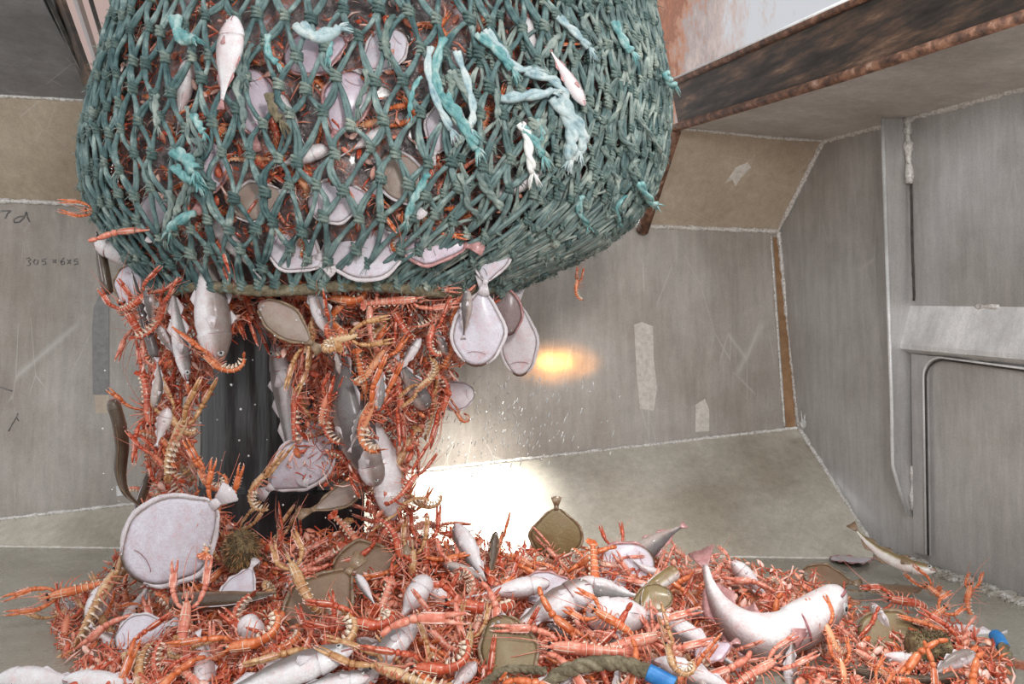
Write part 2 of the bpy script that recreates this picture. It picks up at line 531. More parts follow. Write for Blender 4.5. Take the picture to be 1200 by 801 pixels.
# ------------------------------------------------------------------ THE HOPPER
FL = (V((0, 0, 0)), V((0, 0, 1)))
ch_a, ch_b = hit(0, 640, FL), hit(920, 653, FL)
B0 = P(932, 501, 2.96)
CH = plane(ch_a, ch_b, B0)
A0 = hit(0, 608, CH)
BK = plane(A0, B0, P(908, 271, 2.99))
RW = plane(hit(1200, 701, FL), hit(1024, 641, FL), P(912, 271, 3.0))
wl0, wl1 = hit(0, 235, BK), hit(911, 271, BK)
UP3 = hit(965, 165, RW)
UB = plane(wl0, wl1, UP3)


def slabpx(pts, pl, th, lift=0.0):
    """prism standing on plane pl; th>0 goes away from the viewer"""
    mb = MB()
    q = [hit(x, y, pl) + pl[1] * lift for x, y in pts]
    mb.slab(q, -pl[1] * th)
    return mb


mb = MB()
mb.slab([(-2.4, -0.6, 0), (2.2, -0.6, 0), (2.2, 2.9, 0), (-2.4, 2.9, 0)], (0, 0, -0.03))
struct(mb, 'floor', M['floor'], 'wet grey steel hopper floor')
struct(slabpx([(-260, 637), (0, 640), (920, 653), (1023, 654), (1023, 641), (934, 501), (0, 608), (-260, 637.8)], CH, 0.012), 'ramp_back', M['chute'], 'sloping steel plate between the floor and the back wall')
struct(slabpx([(-260, 640), (-260, 225), (0, 235), (911, 271), (937, 502), (934, 501), (0, 608)], BK, 0.012), 'wall_back', M['wall'], 'brushed steel back wall of the hopper')
struct(slabpx([(750, 264.8), (911, 271), (965, 165), (795, 150)], UB, 0.012), 'wall_upper_right', M['wall_brown'], 'tilted brownish steel plate above the right part of the back wall')
struct(slabpx([(-260, 225), (0, 235), (108, 239.1), (104, 117.5), (0, 112), (-260, 98)], UB, 0.012), 'wall_upper_left', M['wall_brown'], 'tilted brownish steel plate above the left part of the back wall')
struct(slabpx([(911, 271), (965, 165), (1330, 69), (1330, 745.3), (1200, 701), (1024, 641), (937, 502)], RW, 0.012), 'wall_right', M['side'], 'grey brushed steel right wall of the hopper')
o1 = hit(795, 150, UB)
OV = plane(o1, UP3, hit(1200, 103, RW))
struct(slabpx([(795, 150), (965, 165), (1330, 69), (1330, -30), (1200, 18)], OV, 0.012), 'ceiling_right', M['wall_over'], 'sloping steel overhang under the rusty beam')
OL = plane(hit(0, 112, UB), hit(108, 118, UB), P(0, 0, 1.95))
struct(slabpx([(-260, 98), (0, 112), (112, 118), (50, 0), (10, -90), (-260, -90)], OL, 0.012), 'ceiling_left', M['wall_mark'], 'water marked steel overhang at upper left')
# beyond the hopper rim: rust streaked plate
mb = MB()
mb.slab([P(60, 170, 4.3), P(60, -330, 4.3), P(1330, -330, 4.3), P(1330, 170, 4.3)], (0, 0.03, 0))
struct(mb, 'wall_beyond', M['rustplate'], 'rust streaked painted plate above the hopper rim')

# the beam along the right rim
BQ = []
b0 = o1 + (V((0, 0, CAMZ)) - o1).normalized() * 0.02
b1 = hit(1330, -28, OV)
bp = plane(b0, b1, P(785, 98, (b0.y) * 0.985))
q = [hit(x, y, bp) for x, y in ((796, 152), (1330, -26), (1330, -150), (1015, -3), (786, 98))]
mb = MB()
mb.slab(q, -bp[1] * 0.06)
struct(mb, 'beam_rim', M['beam'], 'dark grimy steel channel beam along the right rim')
mb = MB()
mb.tube([hit(790, 150, bp) + bp[1] * 0.01, hit(990, 89, bp) + bp[1] * 0.01, hit(1330, -24, bp) + bp[1] * 0.01], 0.013, 8)
struct(mb, 'trim_1', M['rust'], 'rusty lower lip of the beam', True)
mb = MB()
mb.tube([hit(780, 101, bp) + bp[1] * 0.006, hit(1016, -4, bp) + bp[1] * 0.006, hit(1330, -150, bp)], 0.010, 6)
struct(mb, 'trim_2', M['rust'], 'rusty upper lip of the beam', True)
mb = MB()
mb.tube([hit(782, 97, bp) + bp[1] * 0.006, hit(1016, -9, bp) + bp[1] * 0.006], 0.006, 6)
struct(mb, 'trim_3', M['bright'], 'bright ground edge above the beam', True)
mb = MB()
mb.slab([P(866, 78, 3.3) - V((0, .02, 0)), P(1110, -20, 3.3) - V((0, .02, 0)), P(1110, -10, 3.25), P(866, 90, 3.25)], (0, 0.012, 0))
# rusty post below the beam's end
mb = MB()
mb.tube([hit(789, 150, UB) + UB[1] * 0.02, hit(752, 266, UB) + UB[1] * 0.02], 0.022, 8)
struct(mb, 'trim_4', M['rust'], 'rusty diagonal edge running down from the beam', True)


def bead(name, pts, r=0.008, mat='weld', rough=0.35, label=None, lift=0.003):
    """weld bead: a lumpy tube along a seam"""
    path, rad = [], []
    for a, b in zip(pts[:-1], pts[1:]):
        n = max(2, int((b - a).length / 0.012))
        for i in range(n):
            t = i / n
            path.append(a.lerp(b, t) + V((R(-1, 1), 0, R(-1, 1))) * r * 0.15 + V((0, -lift, 0)))
            rad.append(r * (1 + R(-rough, rough)))
    path.append(pts[-1])
    rad.append(r)
    m_ = MB()
    m_.tube(path, rad, 7)
    return struct(m_, name, M[mat], label, True)


bead('trim_5', [hit(-260, 225, BK), wl0, wl1], 0.0085, label='weld along the top of the back wall')
bead('trim_6', [A0 + (A0 - hit(200, 585, CH)) * 1.2, A0, hit(934, 501, CH)], 0.006, label='weld between back wall and sloping plate')
bead('trim_7', [wl1, UP3], 0.008, label='weld at the right end of the upper plate')
bead('trim_8', [o1, hit(900, 161, UB), UP3], 0.005, label='faint weld under the overhang')
bead('trim_9', [UP3, hit(1050, 143, RW), hit(1200, 103, RW), hit(1330, 69, RW)], 0.009, label='weld along the top of the right wall')
bead('trim_10', [hit(912, 272, BK), hit(936, 501, BK)], 0.008, label='weld in the back right corner')
bead('trim_11', [hit(903, 276, BK), hit(919, 500, BK)], 0.004, label='thin weld beside the brown strip')
bead('trim_12', [hit(937, 502, RW), hit(1024, 641, RW)], 0.008, label='weld between sloping plate and right wall')
bead('trim_13', [hit(-260, 637, FL), hit(0, 640, FL), hit(920, 653, FL), hit(1010, 654, FL)], 0.004, mat='patch', label='seam where the sloping plate meets the floor')
bead('trim_14', [hit(-260, 98, UB), hit(0, 112, UB), hit(110, 118, UB)], 0.006, label='weld under the left overhang')
struct(slabpx([(906, 278), (916, 278), (932, 500), (921, 501)], BK, -0.002), 'trim_15', M['tape'], 'brown sealant strip in the back corner')
struct(slabpx([(743, 380), (752, 377), (765, 382), (766, 420), (770, 455), (766, 481), (750, 479), (746, 440)], BK, -0.0015), 'trim_16', M['patch'], 'long pale ground patch on the back wall')
struct(slabpx([(815, 474), (826, 467), (831, 480), (831, 505), (815, 506)], BK, -0.0015), 'trim_17', M['patch'], 'short pale ground patch on the back wall')
struct(slabpx([(862, 196), (876, 190), (880, 196), (868, 208), (862, 218), (858, 210), (850, 214)], UB, -0.0015), 'trim_18', M['patch'], 'small pale scuff on the upper plate')
gs = [(109, 462), (108, 385), (110, 360), (117, 345), (128, 345), (128, 462)]
struct(slabpx(gs, BK, -0.0015), 'trim_19', M['greystrip'], 'dark grey strip on the back wall beside the fall')
struct(slabpx([(111, 463), (128, 463), (128, 484), (112, 484)], BK, -0.001), 'trim_20', M['wall_brown'], 'brownish lower end of the grey strip')
struct(slabpx([(136, 569), (146, 568), (147, 580), (137, 581)], BK, -0.0015), 'trim_21', M['bright'], 'small white speck low on the back wall')

# left rim bars
def barpx(name, a, b, Ya, Yb, wpx, dep, mat, label):
    p, q2 = P(*a, Ya), P(*b, Yb)
    d = (q2 - p).normalized()
    sd = d.cross(V((0, 1, 0))).normalized() * (wpx / 1000 * (Ya + Yb) / 4)
    m_ = MB()
    m_.slab([p - sd, p + sd, q2 + sd, q2 - sd], (0, dep, 0))
    return struct(m_, name, M[mat], label)


Yr = hit(110, 118, UB).y - 0.03
barpx('trim_22', (25, -60), (112, 122), 1.78, Yr - 0.02, 11, 0.03, 'foot', 'grey rim bar at upper left')
barpx('trim_23', (104, 116), (104, 236), Yr - 0.02, Yr, 13, 0.02, 'wall', 'grey upright strip left of the net')
barpx('trim_24', (42, -60), (122, 150), 1.8, Yr + 0.06, 30, 0.03, 'beam', 'dark brown rim band at upper left')
barpx('trim_25', (68, -60), (132, 135), 1.83, Yr + 0.10, 17, 0.03, 'rustplate', 'pale worn rim band at upper left')
barpx('trim_26', (85, -60), (138, 112), 1.86, Yr + 0.14, 8, 0.03, 'beam', 'dark narrow rim line at upper left')

# right wall: upright fin, ledge, lower door
n_r = RW[1]
base_t, base_b = hit(1064, 139, RW), hit(1070, 606, RW)
fp = plane(base_t, base_b, base_t + n_r * 0.1)
fin = [hit(1034, 139, fp), hit(1045, 470, fp), hit(1046, 545, fp), hit(1062, 600, fp), base_b, base_t]
mb = MB()
mb.slab(fin, V((0, 0.006, 0)))
struct(mb, 'trim_27', M['side'], 'upright steel fin on the right wall')
mb = MB()
mb.tube([fin[0], fin[1], fin[2], fin[3]], 0.0055, 6)
struct(mb, 'trim_28', M['bright'], 'bright outer edge of the upright fin', True)
bead('trim_29', [base_t + V((-.004, -.004, 0)), hit(1066.5, 215, RW) + V((-.004, -.004, 0))], 0.010, rough=0.5, label='lumpy weld at the top of the fin')
bead('trim_30', [hit(1067, 205, RW), hit(1069, 300, RW), hit(1071, 352, RW)], 0.004, 'darkline', 0.1, 'dark seam beside the fin')
bead('trim_31', [hit(1070, 410, RW), hit(1071, 600, RW), hit(1073, 640, RW)], 0.003, 'darkline', 0.1, 'dark seam below the ledge')
bead('trim_32', [hit(1070, 545, RW) + V((-.003, -.003, 0)), hit(1070, 597, RW) + V((-.003, -.003, 0))], 0.007, rough=0.5, label='weld at the foot of the fin')
# ledge
T0, T1 = hit(1067, 358, RW), hit(1330, 361, RW)
F0, F1 = hit(1060, 402, RW) + n_r * 0.035, hit(1330, 424, RW) + n_r * 0.035
G0, G1 = F0 - V((0, 0, .012)), F1 - V((0, 0, .012))
U0, U1 = hit(1066, 414, RW), hit(1330, 442, RW)
mb = MB()
mb.add([T0, F0, G0, U0, T1, F1, G1, U1], [(0, 1, 5, 4), (1, 2, 6, 5), (2, 3, 7, 6), (0, 3, 2, 1), (4, 5, 6, 7), (0, 4, 7, 3)])
struct(mb, 'ledge_right', M['bright'], 'bright worn steel ledge on the right wall')
bead('trim_33', [hit(1072, 413, RW), hit(1098, 415, RW)], 0.006, rough=0.5, label='short weld under the ledge, left one')
bead('trim_34', [hit(1133, 418, RW) + n_r * .004, hit(1166, 421, RW) + n_r * .004], 0.006, rough=0.5, label='short weld under the ledge, right one')
bead('trim_35', [T0.lerp(T1, .35), T0.lerp(T1, .47)], 0.006, rough=0.6, label='short weld on top of the ledge')
# door frame with a rounded inner corner
out = [(1071, 414), (1330, 444), (1330, 452)]
arc = []
for i in range(8):
    t = i / 7 * PI / 2
    arc.append((1108 - 20 * math.sin(t), 443 - 22 * math.cos(t)))
fr = [(1071, 414), (1330, 444), (1330, 450)] + arc + [(1091, 651), (1074, 646)]
struct(slabpx(fr, RW, -0.010), 'trim_36', M['side'], 'raised steel frame around the lower hatch')
gl = [hit(1330, 451, RW)] + [hit(x, y, RW) for x, y in arc] + [hit(1091, 650, RW)]
gl = [g + n_r * 0.009 for g in gl]
mb = MB()
mb.tube(gl, 0.003, 6)
struct(mb, 'trim_37', M['darkline'], 'dark gap around the lower hatch', True)
mb = MB()
mb.tube([g + V((-.008, -.003, .006)) for g in gl], 0.003, 6)
struct(mb, 'trim_38', M['bright'], 'bright edge of the hatch frame', True)

# handwriting on the back wall (faded marker)
def stroke(mbx, pts, r=0.0022):
    mbx.tube([hit(x, y, BK) + BK[1] * 0.0008 for x, y in pts], r, 5)


mb = MB()
for pts in ([(31, 303), (34, 302), (36, 304), (33, 306), (36, 309), (34, 311), (31, 311)],
            [(41, 304), (39, 307), (41, 310), (44, 309), (45, 305), (41, 304)],
            [(54, 303), (49, 304), (49, 306), (53, 306), (54, 309), (50, 310)],
            [(62, 304), (66, 308)], [(66, 304), (62, 308)],
            [(75, 302), (71, 306), (72, 310), (76, 309), (75, 306), (72, 307)],
            [(79, 304), (83, 309)], [(83, 304), (79, 309)],
            [(91, 303), (87, 304), (87, 306), (91, 306), (91, 309), (87, 310)]):
    stroke(mb, pts, 0.0016)
struct(mb, 'trim_39', M['marker'], 'handwritten black numbers on the back wall', True)
mb = MB()
for pts in ([(6, 256), (9, 250), (13, 247)], [(-2, 248), (4, 247), (12, 247)],
            [(28, 253), (22, 254), (16, 257), (17, 261), (23, 260), (28, 255), (31, 248)], [(31, 248), (32, 254), (35, 260)]):
    stroke(mb, pts, 0.0022)
struct(mb, 'trim_40', M['marker'], 'two faded letters on the back wall', True)
mb = MB()
for pts in ([(10, 505), (14, 497), (19, 489), (21, 484)], [(19, 489), (22, 493)], [(0, 453), (8, 456), (15, 458)]):
    stroke(mb, pts, 0.0018)
struct(mb, 'trim_41', M['marker'], 'small dark scratches low on the back wall', True)

# black rubber post
root = empty('rubber_post')
root.location = P(300, 600, 2.28) * 1.0
root.location.z = 0
tag(root, 'black rubber clad post standing behind the falling catch', 'post')


def rel(p):
    return V(p) - root.location


mb = MB()
Yp = 2.22
rows = []
N = 22
for k in range(13):
    z = 0.0 + k / 12 * 0.74
    rg = []
    for i in range(N * 2 + 2):
        if i <= N:
            t = i / N
            x = (228 + t * 152 - 600) / 1000 * Yp
            y = Yp + 0.008 * math.sin(t * 19) + 0.01 * noise.noise((t * 7, z * 2, 1)) + 0.03 * (abs(t - .5) * 2) ** 6
        else:
            t = 1 - (i - N - 1) / N
            x = (228 + t * 152 - 600) / 1000 * Yp
            y = Yp + 0.13
        rg.append(rel((x + 0.008 * noise.noise((0, z * 4, i > N)), y, z)))
    rows.append(rg)
mb.rings(rows)
mb.build('rubber_cladding', M['rubber'], root)
mb = MB()
x0, x1 = (212 - 600) / 1000 * 2.16, (427 - 600) / 1000 * 2.16
mb.slab([rel((x0, 2.16, 0.0)), rel((x1, 2.16, 0.0)), rel((x1, 2.16, 0.235)), rel((x0, 2.16, 0.235))], (0, 0.16, 0))
mb.build('foot_block', M['rubber'], root, False)
mb = MB()
x0, x1 = (372 - 600) / 1000 * 2.2, (426 - 600) / 1000 * 2.2
mb.slab([rel((x0, 2.2, 0.238)), rel((x1, 2.2, 0.238)), rel((x1, 2.2, 0.33)), rel((x0, 2.2, 0.33))], (0, 0.1, 0))
mb.build('steel_bracket', M['foot'], root, False)

# ------------------------------------------------------------------ THE NET
TAB = [(-260, 228, 680), (-100, 182, 728), (0, 152, 757), (60, 136, 771), (100, 124, 781), (150, 114, 783), (190, 109, 776), (230, 110, 762), (262, 120, 742), (290, 138, 705), (315, 160, 655), (332, 178, 615), (345, 186, 596)]
NY = 2.0


def prof(z):
    py = 400.5 - (z - CAMZ) / NY * 1000
    if py <= TAB[0][0]:
        l, r = TAB[0][1:]
    elif py >= TAB[-1][0]:
        l, r = TAB[-1][1:]
    else:
        for a, b_ in zip(TAB[:-1], TAB[1:]):
            if a[0] <= py <= b_[0]:
                t = (py - a[0]) / (b_[0] - a[0])
                t2 = t
                l, r = a[1] + (b_[1] - a[1]) * t2, a[2] + (b_[2] - a[2]) * t2
                break
    l, r = (l - 600) / 1000 * NY, (r - 600) / 1000 * NY
    return (l + r) / 2, (r - l) / 2


ZB, ZT = 0.735, 1.72


def bag(th, z, k=1.0):
    """th: 0 = right, pi/2 = front, pi = left"""
    xc, a = prof(z)
    lump = 1 + 0.02 * noise.noise((math.cos(th) * 2.2, math.sin(th) * 2.2, z * 4))
    b_ = a * 0.60
    return V((xc + a * k * lump * math.cos(th), NY - b_ * k * lump * math.sin(th), z))


net = empty('cod_end_net')
net.location = (bag(0, ZB).x * .5 + bag(PI, ZB).x * .5, NY, ZB)
tag(net, 'teal twine fishing net bag bulging with catch, open at its lower edge', 'net')
NO = net.location.copy()


def netlayer(cols, rows, k, seed, th0, th1, r, mbt, mbk, zb=ZB, drift=0.0, jit=0.015, fuzz=None):
    rnd = random.Random(seed)
    full = abs(th1 - th0 - 2 * PI) < 1e-3
    K = {}
    nr = rows
    zs = []
    for j in range(nr + 1):
        t = j / nr
        zs.append(zb + (ZT - zb) * (t ** 1.06))
    for j in range(nr + 1):
        for i in range(cols + (0 if full else 1)):
            th = th0 + (th1 - th0) * (i + 0.5 * (j % 2)) / cols + drift * j
            zz = zs[j] + rnd.uniform(-1, 1) * jit * (0.3 if j == 0 else 1.3)
            th += rnd.uniform(-1, 1) * jit * 1.2
            K[i, j] = (th, zz)
    def S_(th, z):
        return bag(th, z, k) - NO
    for (i, j), (th, z) in K.items():
        if j > 0 or True:
            p = S_(th, z)
            # knot: stacked lumpy turns
            n = (p - S_(th, z) * 0.9)
            e = rnd.uniform(0.66, 1.02)
            mbk.ball(p, (r * 2.3 * e, r * 2.1 * e, r * 3.1 * e), 8, 6, bump=0.25)
            d1 = (S_(th + .02, z + .004) - p).normalized()
            for q in (-1, 0, 1):
                c0 = p + V((0, 0, q * r * 1.5))
                ring = []
                for a_ in range(9):
                    an = 2 * PI * a_ / 8
                    ring.append(c0 + d1 * math.cos(an) * r * 2.4 * e + V((0, -1, 0)) * math.sin(an) * r * 2.4 * e + V((0, 0, q * r * .4 * math.cos(an))))
                mbk.tube(ring, r * 0.75, 5)
            if fuzz is not None:
                for _ in range(rnd.randint(5, 10)):
                    v = V((rnd.uniform(-1, 1), rnd.uniform(-1.2, .2), rnd.uniform(-1, 1))).normalized()
                    L = rnd.uniform(.012, .026)
                    fuzz.tube([p, p + v * L * .6, p + v * L + V((0, 0, -.006))], [0.0009, .0008, .0004], 3)
        if j < nr:
            for di in (0, 1) if (j % 2) else (-1, 0):
                i2 = i + di
                if full:
                    i2 %= cols
                if (i2, j + 1) not in K:
                    continue
                th2, z2 = K[i2, j + 1]
                if full:
                    while th2 - th > PI:
                        th2 -= 2 * PI
                    while th - th2 > PI:
                        th2 += 2 * PI
                sag = rnd.uniform(-.012, .018)
                for sgn in (-1, 1):
                    path = []
                    tw = rnd.uniform(0, 6)
                    w_ = r * rnd.uniform(1.0, 1.7)
                    for q in range(6):
                        t = q / 5
                        p = bag(th + (th2 - th) * t, z + (z2 - z) * t, k + sag * 0.4 * math.sin(t * PI)) - NO
                        dth = (bag(th + .03, z, k) - bag(th, z, k)).normalized()
                        sw = max(0, math.sin(t * PI)) ** 0.6
                        p += dth * sgn * w_ * sw * math.cos(tw * .2 + t * 1.4) + V((0, -1, 0)) * sgn * w_ * .5 * math.sin(tw + t * 3) * sw
                        p += dth * sag * 0.7 * math.sin(t * PI)
                        path.append(p)
                    mbt.tube(path, r * rnd.uniform(.85, 1.1), 6)
    return K


t1, k1, fz = MB(), MB(), MB()
netlayer(72, 15, 1.0, 3, 0, 2 * PI, 0.0047, t1, k1, fuzz=fz, drift=0.004)
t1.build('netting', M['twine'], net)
k1.build('mesh_knots', M['knot'], net)['kind'] = 'stuff'
# second, older layer of netting doubled up on the right and at the left flank
t2, k2 = MB(), MB()
netlayer(26, 19, 0.975, 11, -0.35, 1.25, 0.0036, t2, k2, zb=ZB + 0.01, drift=-0.006, jit=0.02, fuzz=fz)
netlayer(12, 16, 0.98, 12, 2.5, 3.45, 0.0038, t2, k2, zb=ZB + 0.12, drift=0.004, jit=0.02, fuzz=fz)
netlayer(20, 22, 1.01, 13, -0.3, 0.85, 0.0034, t2, k2, zb=ZB + 0.02, drift=0.008, jit=0.02)
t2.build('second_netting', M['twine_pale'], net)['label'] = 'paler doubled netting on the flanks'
k2.build('second_netting_knots', M['knot'], net)['kind'] = 'stuff'
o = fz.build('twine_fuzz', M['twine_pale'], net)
o['kind'] = 'stuff'
# mouth rope
mb = MB()
path = []
for i in range(61):
    th = PI * 1.06 - (PI * 1.06 + 0.12) * i / 60
    path.append(bag(th, ZB - 0.004, 1.0) - NO + V((0, 0, 0.006 * math.sin(i * .4) + 0.012 * (i > 48) * (i - 48) / 12)))
mb.tube(path, 0.0115, 10)
for s_ in range(3):
    hel = []
    for i in range(240):
        t = i / 239 * 60
        i0 = min(int(t), 59)
        p = path[i0].lerp(path[i0 + 1], t - i0)
        d = (path[i0 + 1] - path[i0]).normalized()
        u = d.orthogonal().normalized()
        v_ = d.cross(u)
        an = i * 0.55 + s_ * 2.09
        hel.append(p + (V((0, -1, 0)) * math.cos(an) + V((0, 0, 1)) * math.sin(an)) * 0.006)
    mb.tube(hel, 0.0072, 5)
mb.build('mouth_rope', M['rope'], net)['label'] = 'olive laid rope along the lower mouth'


def netpt(px, py, k=1.03):
    """point on the front of the bag seen at a pixel"""
    lo = None
    for i in range(140):
        Y = 1.45 + i * 0.006
        p = P(px, py, Y)
        xc, a = prof(p.z)
        if a > 0 and ((p.x - xc) / (a * k)) ** 2 + ((p.y - NY) / (a * .6 * k)) ** 2 <= 1:
            return p
    return P(px, py, 1.95)


# frayed pale twine ends dangling from repairs
def frayed(pts, r, mat, tuft=14, tl=0.03, label=None, k=1.05):
    m_ = MB()
    path = [netpt(x, y, k) - NO for x, y in pts]
    # smooth
    sm = []
    for a, b_ in zip(path[:-1], path[1:]):
        for q in range(4):
            sm.append(a.lerp(b_, q / 4))
    sm.append(path[-1])
    for _ in range(2):
        sm = [sm[0]] + [(sm[i - 1] + sm[i] * 2 + sm[i + 1]) / 4 for i in range(1, len(sm) - 1)] + [sm[-1]]
    for sgn in (-1, 1):
        m_.tube([p + V((sgn * r * .7 * math.cos(i * .9), 0, sgn * r * .7 * math.sin(i * .9))) for i, p in enumerate(sm)], r, 6)
    d = (sm[-1] - sm[-3]).normalized()
    for _ in range(tuft):
        v = (d + V((R(-.6, .6), R(-.4, .2), R(-.5, .3)))).normalized()
        L = R(.5, 1.1) * tl
        m_.tube([sm[-1], sm[-1] + v * L * .6, sm[-1] + v * L + V((R(-.004, .004), 0, -.005))], [r * .4, r * .32, r * .12], 4)
    ob = m_.build('frayed_twine', M[mat], net)
    if label:
        ob['label'] = label
    return ob


FR = [([(520, 45), (510, 75), (512, 105), (530, 130), (548, 150)], .006, 'turq'), ([(535, 60), (548, 95), (556, 130), (552, 148)], .005, 'bluegrey'),
      ([(520, 110), (535, 130), (545, 150), (558, 172)], .007, 'turq'), ([(560, 40), (585, 60), (600, 80)], .006, 'turq'),
      ([(570, 35), (590, 60), (604, 80), (622, 82)], .005, 'bluegrey'), ([(618, 85), (650, 92), (664, 112), (668, 130), (685, 150), (680, 175)], .006, 'bluegrey'),
      ([(650, 115), (668, 140), (672, 165), (668, 183)], .009, 'bluegrey'), ([(660, 120), (678, 150), (688, 165), (672, 185)], .007, 'bluegrey'),
      ([(610, 145), (618, 155), (620, 178), (624, 200)], .006, 'white_twine'), ([(612, 148), (628, 165), (636, 182)], .005, 'turq'),
      ([(590, 115), (615, 112), (645, 108)], .007, 'bluegrey'), ([(205, 20), (212, 45), (225, 45)], .009, 'turq'), ([(205, 178), (222, 185), (228, 200)], .009, 'turq'),
      ([(205, 195), (215, 205), (228, 212)], .007, 'turq'), ([(350, 30), (372, 45), (395, 35)], .009, 'bluegrey'), ([(315, 110), (320, 128), (328, 140)], .006, 'rope'),
      ([(505, 55), (500, 80), (512, 120), (528, 150)], .005, 'bluegrey'), ([(780, 85), (784, 95), (790, 100)], .006, 'turq'), ([(750, 215), (762, 235), (768, 240)], .006, 'turq'),
      ([(225, 250), (205, 262), (200, 268)], .007, 'turq'), ([(655, 20), (672, 35), (690, 55)], .005, 'bluegrey'), ([(720, 25), (732, 50), (740, 60)], .006, 'turq')]
for pts, r_, mt in FR:
    frayed(pts, r_, mt)
for _ in range(46):
    x, y = R(140, 770), R(5, 240)
    if 230 < x < 480 and y > 120:
        continue
    n_ = random.choice([2, 3])
    pts = [(x, y)]
    for q in range(n_):
        x += R(-12, 14)
        y += R(8, 22)
        pts.append((x, y))
    frayed(pts, R(.003, .0055), random.choice(['twine_pale', 'twine_pale', 'knot', 'turq']), tuft=9, tl=.02, k=1.035)

# packed catch seen through the mesh
mb = MB()
rg = []
nz, nth = 60, 110
for j in range(nz + 1):
    z = ZB + 0.012 + (ZT - ZB - 0.02) * j / nz
    row = []
    for i in range(nth):
        th = 2 * PI * i / nth
        p = bag(th, z, 0.86)
        nn = noise.noise(p * 14) * .022 + noise.noise(p * 34) * .012
        d = (p - V((prof(z)[0], NY, z))).normalized()
        row.append(p + d * nn)
    rg.append(row)
mb.rings(rg)
tag(mb.build('packed_catch', M['innards']), 'dense mass of fish and shellfish packed inside the teal net', 'catch', kind='stuff')


# ------------------------------------------------------------------ LANGOUSTINE
def seg_limb(mb_, pts, rads, mat=0, n=7, flat=1.0):
    for a, b_, r0, r1 in zip(pts[:-1], pts[1:], rads[:-1], rads[1:]):
        a, b_ = V(a), V(b_)
        path = [a.lerp(b_, t) for t in (0, .08, .35, .75, .95, 1)]
        rr = [r0 * .55, r0 * .95, (r0 + r1) / 2 * 1.12, r1 * 1.1, r1 * .95, r1 * .5]
        mb_.tube(path, rr, n, mat, sy=flat)


def claw_mb(sy, pose):
    """sy: +1 left, -1 right. long slender nephrops claw"""
    m_ = MB()
    sp, fw, up, ln = pose
    p0 = V((.042, sy * .009, -.006))
    p1 = p0 + V((.012, sy * .016 * sp, -.002))
    p2 = p1 + V((.026 * fw, sy * .012 * sp, .004 + up * .3))
    p3 = p2 + V((.010 * fw, sy * .002, up * .2))
    d = V((fw, sy * (sp - .75) * .55, up * 4)).normalized()
    p4 = p3 + d * .036 * ln
    seg_limb(m_, [p0, p1, p2, p3], [.0035, .0042, .0055, .0058])
    side = d.cross(V((0, 0, 1))).normalized() * sy
    # palm: ridged prism
    path = [p3.lerp(p4, t) for t in (0, .12, .5, .85, 1)]
    m_.tube(path, [.004, .0068, .0082, .0078, .0066], 8, 0, sy=.72, up=side)
    for q in (-1, 1):
        rdg = [p + side * .0062 * q + V((0, 0, .003)) for p in path[1:]]
        m_.tube(rdg, [.0013, .0017, .0016, .0009], 4, 1)
        for t in range(4):
            c_ = p3.lerp(p4, .2 + t * .22) + side * q * .0082
            m_.tube([c_, c_ + side * q * .003 + d * .003], [.0012, .0002], 4, 1)
    op = R(.10, .32)
    L = .034 * ln
    for q, rr in ((-1, .0046), (1, .0038)):
        a = p4 + side * q * .0035
        dd = (d + side * q * op * .5).normalized()
        pts = [a, a + dd * L * .4, a + dd * L * .8 - side * q * .001, a + dd * L - side * q * .004]
        m_.tube(pts[:3], [rr, rr * .8, rr * .45], 6, 0)
        m_.tube(pts[2:], [rr * .46, rr * .12], 6, 1)
        for t in range(4):
            c_ = a + dd * L * (.15 + t * .18) - side * q * rr * .8
            m_.ball(c_, .0011, 5, 4, 1)
    return m_


def tail_path(curl):
    pts, ang = [V((0.002, 0, 0))], PI
    seg = .0135
    angs = [PI]
    for k in range(6):
        ang += curl / 6 * (0.6 + 0.13 * k)
        pts.append(pts[-1] + V((math.cos(ang), 0, math.sin(ang))) * seg)
        angs.append(ang)
    return pts, angs


